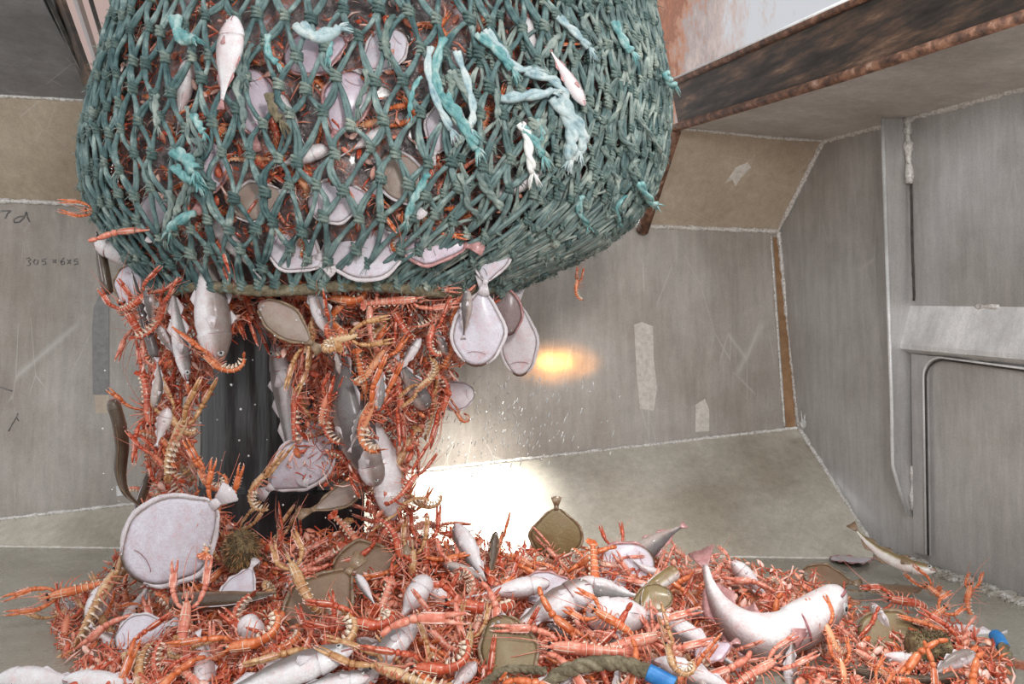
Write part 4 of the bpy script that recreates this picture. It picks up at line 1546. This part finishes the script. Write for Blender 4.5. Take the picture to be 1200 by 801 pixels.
fish(330, 789, 170, 1.37, 20, 100, LIE, 'long silver fish along the front edge left of centre', name='silver_fish', H=.11, W=.08, skin='silver')
fish(388, 800, 90, 1.36, 10, 110, LIE, 'smaller silver fish under the long one at front edge', name='silver_fish', H=.14, W=.1, skin='silver')
fish(52, 801, 120, 1.52, 178, 130, LIE, 'silver fish lying on the floor in the bottom left corner', name='silver_fish', H=.16, W=.12, skin='silver')
fish(135, 806, 130, 1.46, 172, 130, LIE, 'second silver fish behind the bottom left corner one', name='silver_fish', H=.13, W=.1, skin='silver')
flat(165, 742, 75, 1.62, 200, 180, LIE, 'white flatfish belly up at the left end of heap', name='flatfish', skin='flat', finmat='fin_pale', Wd=.33)
fish(110, 715, 60, 1.75, 80, 150, LIE, 'small lilac white fish at far left end of heap', name='small_fish', H=.22, W=.2, skin='belly', prof_='fat')
fish(300, 742, 50, 1.55, 140, 160, LIE, 'round white belly showing between langoustines below the eel', name='plump_fish', H=.3, W=.28, skin='belly', prof_='fat', fins=False)
flat(280, 690, 70, 1.72, 250, 180, LIE, 'white torn flatfish under the bristly sea mouse', name='flatfish', skin='flat', finmat='fin_pale')
fish(1050, 645, 10, 2.3, 0, 0, LIE, 'x', name='dummy', fins=False) if False else None
flat(998, 655, 62, 2.40, 185, 175, FLATLIE, 'pale flatfish on wet floor behind the leaping olive fish', name='flatfish', skin='flat', finmat='fin_pink', squash=1.4)
flat(968, 677, 72, 2.15, 170, 5, LIE, 'dark brown flatfish behind head of the big curved fish', name='flatfish', skin='flat', Wd=.22)
flat(1052, 748, 115, 1.72, 165, 5, LIE, 'olive flatfish at right beside the stubby sponge', name='flatfish', skin='flat_olive', Wd=.27)
flat(1045, 690, 90, 2.05, 5, 0, FLATLIE, 'thin brown flatfish flat on floor below leaping fish', name='flatfish', skin='flat', Wd=.2)
fish(1135, 741, 74, 1.82, 178, 120, LIE, 'small pinkish fish with thin tail on the floor at far right', name='small_fish', H=.12, W=.1, skin='belly')
fish(1082, 780, 90, 1.6, 165, 130, LIE, 'small white fish at right front, below the sponge', name='small_fish', H=.11, W=.09, skin='silver')
fish(1120, 740 + 55, 70, 1.57, 170, 130, LIE, 'white tail piece of fish at the right front corner', name='small_fish', H=.11, W=.09, skin='silver')


def pxfish(pts, label, name, skin, H_, W_, lift=.03, roll_up=None, finmat='fin_pink', prof_='fish', nat=None, plane_up=V((0, -.785, .62)), flip=0, proll=0.0):
    """fish whose spine follows points seen in the photo, each at its own depth"""
    wp = [P(x, y, Yd) for x, y, Yd in pts]
    L = sum((b_ - a).length for a, b_ in zip(wp[:-1], wp[1:]))
    c0 = sum(wp, V()) / len(wp)
    # local frame: z toward plane_up
    z = plane_up.normalized()
    x = EX.copy()
    x = (x - z * x.dot(z)).normalized()
    y = z.cross(x)
    mt = Matrix((x, y, z)).transposed()
    loc = [mt.transposed() @ (p - c0) for p in wp]
    o_ = make_fish(L, H=H_, W=W_, skin=skin, path=loc, name=name, finmat=finmat, prof_=prof_, flip=flip, proll=proll)
    o_.location = c0
    o_.rotation_euler = mt.to_euler()
    tag(o_, label, 'fish')
    return o_


pxfish([(985, 694, 1.74), (955, 722, 1.68), (912, 745, 1.62), (878, 741, 1.62), (850, 718, 1.67), (833, 688, 1.73), (826, 662, 1.79)],
       'large white bellied fish curved like a hook, belly up, right of centre', 'big_fish', 'big', .092, .088, flip=1, proll=.55, prof_='fat')
pxfish([(1097, 668, 2.05), (1070, 664, 2.08), (1040, 652, 2.12), (1018, 636, 2.15), (1004, 621, 2.18)],
       'slim olive backed white fish leaping above the floor before the right wall', 'leaping_fish', 'olive', .085, .07, flip=-1, proll=-.2, finmat='fin_brown')

pxfish([(131, 468, 1.84), (139, 494, 1.85), (143, 522, 1.87), (141, 550, 1.88), (147, 576, 1.88), (166, 594, 1.88)],
       'brown eel falling head up on the far left beside the column', 'eel', 'eel', .06, .055, plane_up=V((0, -1, 0)), finmat='fin_brown', prof_='eel')

# sponge, sea mouse, ropes
o = empty('sponge')
o.location = onheap(1088, 772, .0)
tag(o, 'stubby dark brown cylindrical sponge on olive flatfish at right', 'sponge')
mb = MB()
rg = []
for k in range(13):
    z = k / 12 * .062
    rr = .031 * (1 + .06 * math.sin(k * 1.3)) * (0.8 if k in (0, 12) else 1)
    rg.append([V((rr * math.cos(a) * (1 + .06 * noise.noise((a * 3, z * 60, 0))), z - .031, rr * math.sin(a) * .95 + .02)) for a in [2 * PI * i / 26 for i in range(26)]])
rg = [[V((p.y * 1.15, p.x, p.z)) for p in r_] for r_ in rg]
mb.rings(rg)
mb.build('sponge_body', M['brownfuzz'], o)
mb = MB()
for _ in range(700):
    a, x = R(0, 2 * PI), R(-.035, .035)
    p = V((x, .030 * math.cos(a), .030 * math.sin(a) + .02))
    d = V((R(-.3, .3), math.cos(a), math.sin(a)))
    mb.tube([p, p + d * R(.003, .007)], [.0012, .0004], 3)
mb.build('bristles', M['brownfuzz'], o)

o = empty('sea_mouse')
o.location = P(283, 643, 1.78)
tag(o, 'bristly golden brown sea mouse on heap beside large white flatfish', 'sea mouse')
mb = MB()
mb.ball((0, 0, 0), (.034, .026, .040), 16, 10, bump=.15)
mb.build('body', M['brownfuzz'], o)
mb = MB()
for _ in range(900):
    v = V((random.gauss(0, 1), random.gauss(0, 1), random.gauss(0, 1))).normalized()
    p = V((v.x * .034, v.y * .026, v.z * .040))
    q = p + v * R(.004, .012) + V((R(-.006, .006), 0, -.005))
    mb.tube([p, q], [.0009, .0003], 3, mat=random.choice([0, 1]))
mb.build('bristles', [M['brownfuzz'], sh['tan']], o)


def rope_thing(pts, r, label, tape=None, name='rope_end', smooth=4):
    wp = [P(x, y, Yd) for x, y, Yd in pts]
    for _ in range(smooth):
        nw = [wp[0]]
        for a, b_ in zip(wp[:-1], wp[1:]):
            nw += [a.lerp(b_, .25), a.lerp(b_, .75)]
        nw.append(wp[-1])
        wp = nw if len(wp) < 60 else wp
    o_ = empty(name)
    o_.location = wp[0]
    loc = [p - wp[0] for p in wp]
    m_ = MB()
    m_.tube(loc, r * .8, 8)
    acc = 0
    for s_ in range(3):
        hel, ln = [], 0
        for i in range(len(loc) - 1):
            a, b_ = loc[i], loc[i + 1]
            d = (b_ - a)
            n = max(1, int(d.length / (r * .45)))
            for q in range(n):
                p = a.lerp(b_, q / n)
                dn = d.normalized()
                u = V((0, -1, 0)) - dn * V((0, -1, 0)).dot(dn)
                u.normalize()
                v_ = dn.cross(u)
                an = ln / (r * 5.2) * 2 * PI + s_ * 2.09
                hel.append(p + (u * math.cos(an) + v_ * math.sin(an)) * r * .5)
                ln += d.length / n
        m_.tube(hel, r * .58, 6)
    m_.build('rope', M['rope'], o_)
    if tape:
        m_ = MB()
        i = int(len(loc) * tape)
        m_.tube(loc[i:], [r * 1.15] * (len(loc) - i), 10)
        d = (loc[-1] - loc[-3]).normalized()
        m_.build('blue_tape', M['bluetape'], o_)
    return tag(o_, label, 'rope')


rope_thing([(640, 806, 1.37), (655, 788, 1.38), (690, 777, 1.39), (730, 776, 1.40), (758, 786, 1.39), (790, 803, 1.37)], .0125, 'thick olive rope arching over front of heap, blue taped end', .76)
rope_thing([(1186, 812, 1.56), (1183, 790, 1.60), (1180, 768, 1.64), (1172, 750, 1.68), (1166, 744, 1.70)], .011, 'olive rope end with blue tape at the right edge', .62)
rope_thing([(556, 812, 1.35), (580, 790, 1.38), (600, 782, 1.40), (640, 786, 1.40)], .007, 'thin dark rope bit beside the olive brown flatfish')
pxfish([(1122, 790, 1.55), (1090, 797, 1.53), (1040, 794, 1.54), (1000, 786, 1.57), (978, 776, 1.60)], 'long brown eel lying along the front right edge', 'eel', 'eel', .045, .04, prof_='eel', finmat='fin_brown')

# foam along the right wall
mb = MB()
rg = []
fp_ = [(1020, 644), (1055, 656), (1090, 668), (1130, 682), (1165, 694), (1200, 706), (1260, 727)]
for i in range(170):
    t = i / 169 * (len(fp_) - 1)
    k = min(int(t), len(fp_) - 2)
    x = fp_[k][0] + (fp_[k + 1][0] - fp_[k][0]) * (t - k)
    y = fp_[k][1] + (fp_[k + 1][1] - fp_[k][1]) * (t - k)
    c0 = hit(x, y, FL)
    wd = .032 + .020 * noise.noise((i * .12, 0, 0)) + .008 * noise.noise((i * .6, 0, 4)) if i > 8 else .015
    hh = .016 + .012 * noise.noise((i * .11, 5, 0)) + .006 * noise.noise((i * .7, 5, 9))
    rg.append([c0 + V((math.cos(a) * wd * (1 + .25 * noise.noise((i * .35, a * 2, 2))), math.sin(a) * .012 * -1, 0)) + V((0, 0, abs(math.sin(a)) * hh * (1 if math.sin(a) > -1 else 0) * (math.sin(a) > 0) * (1 + .4 * noise.noise((i * .5, a * 5, 7))) - .002)) for a in [2 * PI * q / 18 for q in range(18)]])
mb.rings(rg)
tag(mb.build('foam', M['foam']), 'dirty white foam and slush washing along foot of right wall', 'foam', kind='stuff')

# tuft of white twine on the wall corner
o = MB()
c0 = hit(943, 503, RW) + RW[1] * .006
for _ in range(26):
    d = V((R(-.35, .5), R(-.3, 0), R(.6, 1.2)))
    o.tube([c0, c0 + d * .025 + V((R(-.006, .006), 0, 0)), c0 + d * R(.035, .06)], [.0026, .002, .0006], 4)
tag(o.build('twine_tuft', M['white_twine']), 'frayed tuft of white twine stuck in the back corner', 'twine')

# ------------------------------------------------------------------ hand placed langoustines
def lg(px, py, Y, ang, roll, col, pi, s, label, basis=HANG):
    s *= .82
    return langoustine(col, pi, P(px, py, Y), ang, roll, basis, s, label, 'langoustines picked out by eye')


LH = [
    (392, 398, 1.72, 12, 150, 'tan', 4, 1.0, 'tan langoustine with hooked tail, belly to us, right of post top'),
    (258, 430, 1.76, 140, 80, 'orange', 3, .95, 'orange langoustine hanging with hooked tail over the black post'),
    (205, 515, 1.78, 62, 100, 'tan', 1, 1.15, 'tan langoustine with white edged tail, left of the black post'),
    (346, 478, 1.86, 85, 70, 'red', 0, 1.1, 'red langoustine hanging straight beside the slender white fish'),
    (425, 498, 1.75, 66, 110, 'orange', 3, 1.2, 'bright orange langoustine slanting over the grey fish'),
    (381, 492, 1.84, 80, 90, 'red', 5, 1.0, 'red langoustine hanging in front of folded white flatfish'),
    (245, 568, 1.76, 120, 80, 'orange', 4, .9, 'small orange langoustine low on black post, left one'),
    (297, 572, 1.78, 50, 90, 'tan', 3, .9, 'tan orange langoustine low on black post, right one'),
    (250, 610, 1.73, 75, 160, 'orange', 1, 1.0, 'orange langoustine behind tail of the large white flatfish'),
    (465, 352, 1.80, 4, 20, 'pink', 0, 1.0, 'pink langoustine lying level just under the mouth rope'),
    (412, 352, 1.80, 170, 60, 'orange', 4, 1.1, 'orange langoustine squeezed beneath the rope middle'),
    (120, 249, 1.86, 172, 20, 'orange', 0, .75, 'orange langoustine sticking out of the net on the left'),
    (675, 338, 1.95, 80, 60, 'orange', 5, .5, 'tiny orange shrimp like langoustine falling alone under net right side'),
    (541, 492, 1.95, 125, 60, 'orange', 4, .5, 'small orange langoustine falling alone above the bright plate'),
    (497, 592, 1.90, 150, 80, 'tan', 3, .8, 'brown langoustine jutting up before the bright plate'),
    (85, 692, 1.78, 195, 40, 'orange', 0, 1.05, 'bright orange langoustine thrown out at the far left'),
    (118, 700, 1.72, 74, 80, 'tan', 0, 1.3, 'long tan langoustine standing at left end of heap'),
    (697, 676, 1.74, 268, 30, 'orange', 0, 1.1, 'orange langoustine standing tail down mid heap, claws up'),
    (215, 735, 1.55, 95, 0, 'pink', 1, 1.1, 'pale pink langoustine upright with pointed nose at lower left'),
    (352, 683, 1.60, 120, 10, 'tan', 5, 1.1, 'orange brown langoustine head up on the large brown flatfish'),
    (440, 733, 1.46, 170, 60, 'red', 4, 1.1, 'deep red langoustine with banded tail behind front silver fish'),
    (300, 752, 1.44, 190, 80, 'orange', 3, 1.1, 'orange langoustine with toothed tail above long silver fish'),
    (395, 760, 1.42, 200, 80, 'tan', 3, 1.15, 'tan orange langoustine arched over the long silver fish'),
    (520, 783, 1.38, 175, 80, 'red', 3, 1.1, 'red langoustine arched at front, right of the silver fish'),
    (470, 790, 1.37, 160, 140, 'tan', 0, 1.1, 'straw coloured langoustine lying along the front edge'),
    (560, 712, 1.58, 170, 40, 'red', 5, 1.3, 'broad red langoustine carapace right of plump mauve fish'),
    (720, 728, 1.52, 150, 0, 'orange', 5, .9, 'smooth orange langoustine against the pink white belly'),
    (680, 760, 1.45, 175, 30, 'pink', 0, 1.15, 'pink langoustine lying behind the olive rope'),
    (740, 752, 1.48, 12, 20, 'pink', 1, 1.15, 'pink langoustine with bunched claws behind rope middle'),
    (975, 750, 1.62, 100, 170, 'orange', 5, .85, 'bright orange langoustine belly up below big curved fish head'),
    (886, 786, 1.47, 25, 30, 'pink', 1, .9, 'pale langoustine with raised claws on bare floor front'),
    (1066, 705, 1.92, 170, 10, 'red', 5, 1.05, 'red langoustine lying alone above the olive flatfish'),
    (1100, 697, 1.98, 130, 60, 'orange', 4, .7, 'left langoustine of the pair beside the foam'),
    (1134, 700, 1.96, 60, 60, 'orange', 5, .75, 'right langoustine of the pair beside the foam'),
    (1093, 722, 1.78, 30, 10, 'orange', 5, .8, 'orange langoustine directly above the sponge'),
    (1145, 770, 1.62, 150, 30, 'red', 1, 1.0, 'red langoustine right of sponge near the blue taped rope'),
    (790, 780, 1.38, 100, 90, 'tan', 4, .8, 'tan curled langoustine beside the blue taped rope end'),
]
for a in LH:
    lg(*a[:9], basis=LIE if a[1] > 665 else HANG)

# ------------------------------------------------------------------ langoustines in their masses
def zone_heap(x, y):
    if x < 200:
        c = 'at heap left end'
    elif x < 330:
        c = 'below large white flatfish'
    elif x < 460:
        c = 'by brown flatfish'
    elif x < 600:
        c = 'before bright plate'
    elif x < 740:
        c = 'by silver grey fish'
    elif x < 880:
        c = 'left of big curved fish'
    elif x < 1010:
        c = 'around big curved fish'
    else:
        c = 'by olive flatfish'
    d = 'far side' if y < 665 + (x > 900) * 25 else ('front' if y > 745 else 'midway')
    return c, d


def spread(n, poly, box, dmin, tries=9000, avoid=None):
    out = []
    t = 0
    while len(out) < n and t < tries:
        t += 1
        x, y = R(box[0], box[2]), R(box[1], box[3])
        if not inpoly(x, y, poly) or (avoid and inpoly(x, y, avoid)):
            continue
        if all((x - a) ** 2 + ((y - b_) * 1.3) ** 2 > dmin * dmin for a, b_ in out):
            out.append((x, y))
    return out


cols_left = ['red', 'red', 'red', 'orange', 'pink', 'tan']
cols_right = ['pink', 'orange', 'pink', 'orange', 'pink', 'red']
BLOCK = [(428, 664, 30, 22), (376, 705, 40, 32), (598, 768, 26, 34), (450, 766, 45, 30), (484, 702, 22, 22), (645, 711, 48, 18), (737, 722, 45, 16), (712, 690, 20, 12), (262, 703, 40, 8), (205, 628, 60, 40),
         (915, 740, 50, 20), (970, 705, 25, 22), (845, 710, 18, 20), (1052, 748, 40, 16), (1088, 757, 22, 18), (330, 789, 80, 10), (60, 800, 90, 14), (551, 648, 16, 26), (652, 622, 26, 20), (283, 643, 20, 20), (165, 742, 25, 16), (700, 785, 60, 12), (820, 748, 28, 12)]
for x, y in spread(172, HEAPPOLY, (50, 605, 1200, 815), 16):
    dens = 1.0
    if any(((x - bx) / (rx + 12)) ** 2 + ((y - by) / (ry + 10)) ** 2 < 1 for bx, by, rx, ry in BLOCK):
        continue
    p = onheap(x, y, .010) + V((0, 0, .004))
    col = random.choice(cols_left if x < 560 else cols_right)
    pi = random.choice([0, 1, 1, 2, 3, 3, 4, 5])
    c, d = zone_heap(x, y)
    s_ = R(.6, .85) if x < 560 else (R(.5, .72) if x < 850 else R(.42, .6))
    langoustine(col, pi, p, R(0, 360), random.choice([0, 20, -30, 60, 90, -80, 150, 180]) + R(-15, 15), LIE, s_,
                '%s langoustine %s, %s, %s' % (CW[col], POSE[pi][0], d, c), 'langoustines lying on the heap', .35)
for x, y in spread(118, CURT, (120, 350, 590, 650), 17, avoid=WIN2):
    if 150 < x < 260 and y > 590:
        continue
    if 535 < x < 590 and 350 < y < 430:
        continue
    if 390 < x < 425 and 410 < y < 540 and R(0, 1) < .6:
        continue
    if 430 < x < 470 and 490 < y < 600 and R(0, 1) < .6:
        continue
    col = random.choice(cols_left)
    pi = random.choice([0, 1, 1, 2, 3, 4, 5])
    side = 'left of post' if x < 262 else ('above post' if x < 345 and y < 420 else ('right of post' if x < 440 else 'at right edge'))
    lev = 'just below rope' if y < 400 else ('mid fall' if y < 520 else 'near bottom')
    langoustine(col, pi, P(x, y, R(1.78, 1.98)), random.choice([90, -90]) + R(-55, 55), R(0, 360), HANG, R(.6, .85),
                '%s langoustine %s, falling %s, %s' % (CW[col], POSE[pi][0], lev, side), 'langoustines falling from the net', .3)


def netzone(x, y):
    a = 'upper' if y < 130 else ('middle' if y < 240 else 'lower')
    b_ = 'left' if x < 300 else ('centre' if x < 520 else 'right')
    return '%s %s' % (a, b_)


for i in range(50):
    x, y = R(150, 700), R(10, 318)
    p = netpt(x, y, .87)
    if y > 190:
        y = R(150, 280)
        x = R(200, 540)
        p = netpt(x, y, .87)
    col = random.choice(['red', 'orange', 'orange', 'pink'])
    pi = random.choice([0, 3, 4, 5])
    langoustine(col, pi, p, R(0, 360), R(0, 360), HANG, R(.55, .75), '%s langoustine %s, seen through mesh at %s of net' % (CW[col], POSE[pi][0], netzone(x, y)), 'langoustines inside the net', .2)

# fish inside the net
NF = [(425, 292, 130, 10, 'flat', 'large pale lilac flatfish pressed to the mesh above the rope'), (345, 292, 95, 150, 'flat', 'white flatfish low in the net, left of the largest one'),
      (575, 295, 90, 80, 'flat', 'white flatfish upright inside net at lower right'), (352, 185, 70, 20, 'belly', 'white bellied fish inside net centre left'),
      (405, 120, 95, 70, 'flat_mauve', 'mauve flatfish inside upper centre of net'), (505, 280, 110, 170, 'flat_mauve', 'mauve flatfish inside net right of the largest one'),
      (300, 235, 80, 200, 'flat_grey', 'grey brown flatfish inside lower left of net'), (240, 200, 90, 80, 'flat_mauve', 'mauve flatfish inside left flank of net'),
      (470, 210, 90, 120, 'flat_grey', 'grey brown flatfish inside centre of net'), (520, 150, 80, 70, 'flat', 'pale flatfish behind the frayed turquoise twine'),
      (295, 120, 100, 95, 'flat_mauve', 'mauve flatfish inside upper left of net'), (370, 60, 100, 200, 'flat_mauve', 'mauve flatfish inside the very top centre of net'),
      (600, 220, 80, 30, 'belly', 'white bellied fish inside net right of centre'), (180, 250, 60, 80, 'flat', 'small pale flatfish inside left edge of net'),
      (660, 230, 70, 60, 'belly', 'small white bellied fish deep in right flank of net'), (450, 60, 80, 40, 'flat', 'pale flatfish inside upper net right of centre'),
      (395, 235, 90, 190, 'flat', 'white edged flatfish inside net above the largest one'), (620, 60, 80, 100, 'belly', 'white bellied fish in upper right of net'),
      (215, 110, 80, 80, 'belly', 'white bellied fish in upper left flank of net'), (430, 165, 60, 30, 'belly', 'small white bellied fish inside the middle of net'),
      (275, 290, 80, 130, 'whiting', 'grey fish low in net left, above the rope'), (340, 140, 70, 120, 'whiting', 'grey fish inside upper middle left of net')]
for x, y, Lp, an, sk, lb in NF:
    p = netpt(x, y, .925)
    L = Lp / 1000 * p.y
    if sk.startswith('flat'):
        o = make_flat(L, skin=sk, Wd=.28, finmat='fin_pink' if sk == 'flat_mauve' else 'fin_pale', name='flatfish')
        place(o, p, an, 180 if sk == 'flat' else (170 if sk == 'flat_mauve' else 0), HANG)
        tag(o, lb, 'flatfish', 'fish inside the net')
    else:
        o = make_fish(L, H=.17, W=.13, skin=sk, prof_='fat', name='round_fish')
        place(o, p, an, 160, HANG)
        tag(o, lb, 'fish', 'fish inside the net')
p = netpt(267, 68, 1.06)
o = make_fish(.105 * p.y * .95, H=.20, W=.10, skin='belly', prof_='fish', name='small_fish', finmat='fin_pink')
place(o, p, 82, 120, HANG)
tag(o, 'small pink and white fish caught on outside of net, upper left', 'fish')
p = netpt(666, 92, 1.05)
o = make_fish(.075 * p.y, H=.11, W=.10, skin='belly', prof_='fish', name='small_fish', finmat='fin_pink')
place(o, p, -58, 120, HANG)
tag(o, 'small pink and white fish poking out beside frayed blue twine', 'fish')

# small fish scattered through the heap
sf = []
for sk_, Hh in (('silver', .13), ('whiting', .15), ('grey', .12), ('belly', .18)):
    t_ = make_fish(.11, H=Hh, W=Hh * .78, skin=sk_, name='small_fish', bend=R(-.8, .8), finmat='fin_pale')
    sf.append((sk_, t_))
SN = {'silver': 'silver', 'whiting': 'pinkish grey', 'grey': 'dark grey', 'belly': 'white bellied'}
seen = set()
for x, y in spread(26, HEAPPOLY, (60, 625, 1170, 805), 46):
    sk_, t_ = random.choice(sf)
    o = t_ if sk_ not in seen else copy_tree(t_)
    seen.add(sk_)
    c, d = zone_heap(x, y)
    place(o, onheap(x, y, .018), R(0, 360), R(50, 180), LIE, R(.6, 1.05), .25)
    tag(o, 'small %s fish among the langoustines, %s, %s' % (SN[sk_], d, c), 'fish', 'small fish scattered in the heap')
for x, y in spread(12, CURT, (130, 350, 560, 640), 40, avoid=WIN2):
    sk_, t_ = random.choice(sf)
    o = t_ if sk_ not in seen else copy_tree(t_)
    seen.add(sk_)
    place(o, P(x, y, R(1.76, 1.86)), random.choice([90, -90]) + R(-35, 35), R(40, 150), HANG, R(.55, .9), .25)
    tag(o, 'small %s fish falling with the catch, %s, %s' % (SN[sk_], 'upper part' if y < 450 else 'lower part', 'left of post' if x < 262 else 'right of post'), 'fish', 'small fish falling from the net')

# loose claws
claws = []
for col in ('pink', 'orange', 'red'):
    m_ = claw_mb(1, (.6, 1.0, 0, 1.0))
    c_ = sum(m_.v, V()) / len(m_.v)
    m_.v = [v_ - c_ for v_ in m_.v]
    claws.append((col, m_.build('loose_claw', [sh[col], M['clawtip']])))
first = {0: True, 1: True, 2: True}
for x, y in spread(62, HEAPPOLY, (50, 605, 1200, 812), 30):
    i = random.randrange(3)
    col, t = claws[i]
    if first[i]:
        o = t
        first[i] = False
    else:
        o = t.copy()
        C.objects.link(o)
    c, d = zone_heap(x, y)
    place(o, onheap(x, y, .028), R(0, 360), R(0, 360), LIE, R(.8, 1.15), .3)
    tag(o, 'loose %s claw, %s, %s' % (CW[col], d, c), 'claw', 'loose claws on the heap')
p = netpt(152, 271, 1.05)
o = claws[0][1].copy()
C.objects.link(o)
place(o, p, 8, 60, HANG, 1.1)
tag(o, 'pale pink claw poking through left side of the net', 'claw')
o = claws[0][1].copy()
C.objects.link(o)
place(o, P(512, 726, 1.38), 4, 20, HANG, 1.25)
tag(o, 'pale pink claw held at the mouth of the front silver fish', 'claw')

# spray
mb = MB()
for _ in range(210):
    x, y = random.gauss(600, 55), R(440, 545)
    if x < 500 or x > 760:
        continue
    c0 = P(x, y, R(2.0, 2.6))
    L = R(.003, .011)
    d = V((.35, 0, 1)).normalized()
    mb.tube([c0 - d * L, c0, c0 + d * L * .6, c0 + d * L], [.0004, .0016, .0013, .0003], 5)
for _ in range(120):
    x, y = R(120, 560), R(345, 640)
    c0 = P(x, y, R(1.7, 2.1))
    mb.ball(c0, R(.0012, .003), 6, 5)
tag(mb.build('water_drops', M['water']), 'spray of water drops flying off the falling catch', 'water', kind='stuff')

# remove templates that no photo position used
for k, t in LT.items():
    if k not in USED:
        for ch in list(t.children):
            for g in list(ch.children):
                bpy.data.objects.remove(g)
            bpy.data.objects.remove(ch)
        bpy.data.objects.remove(t)
print('langoustines', LCOUNT[0], 'objects', len(bpy.data.objects))
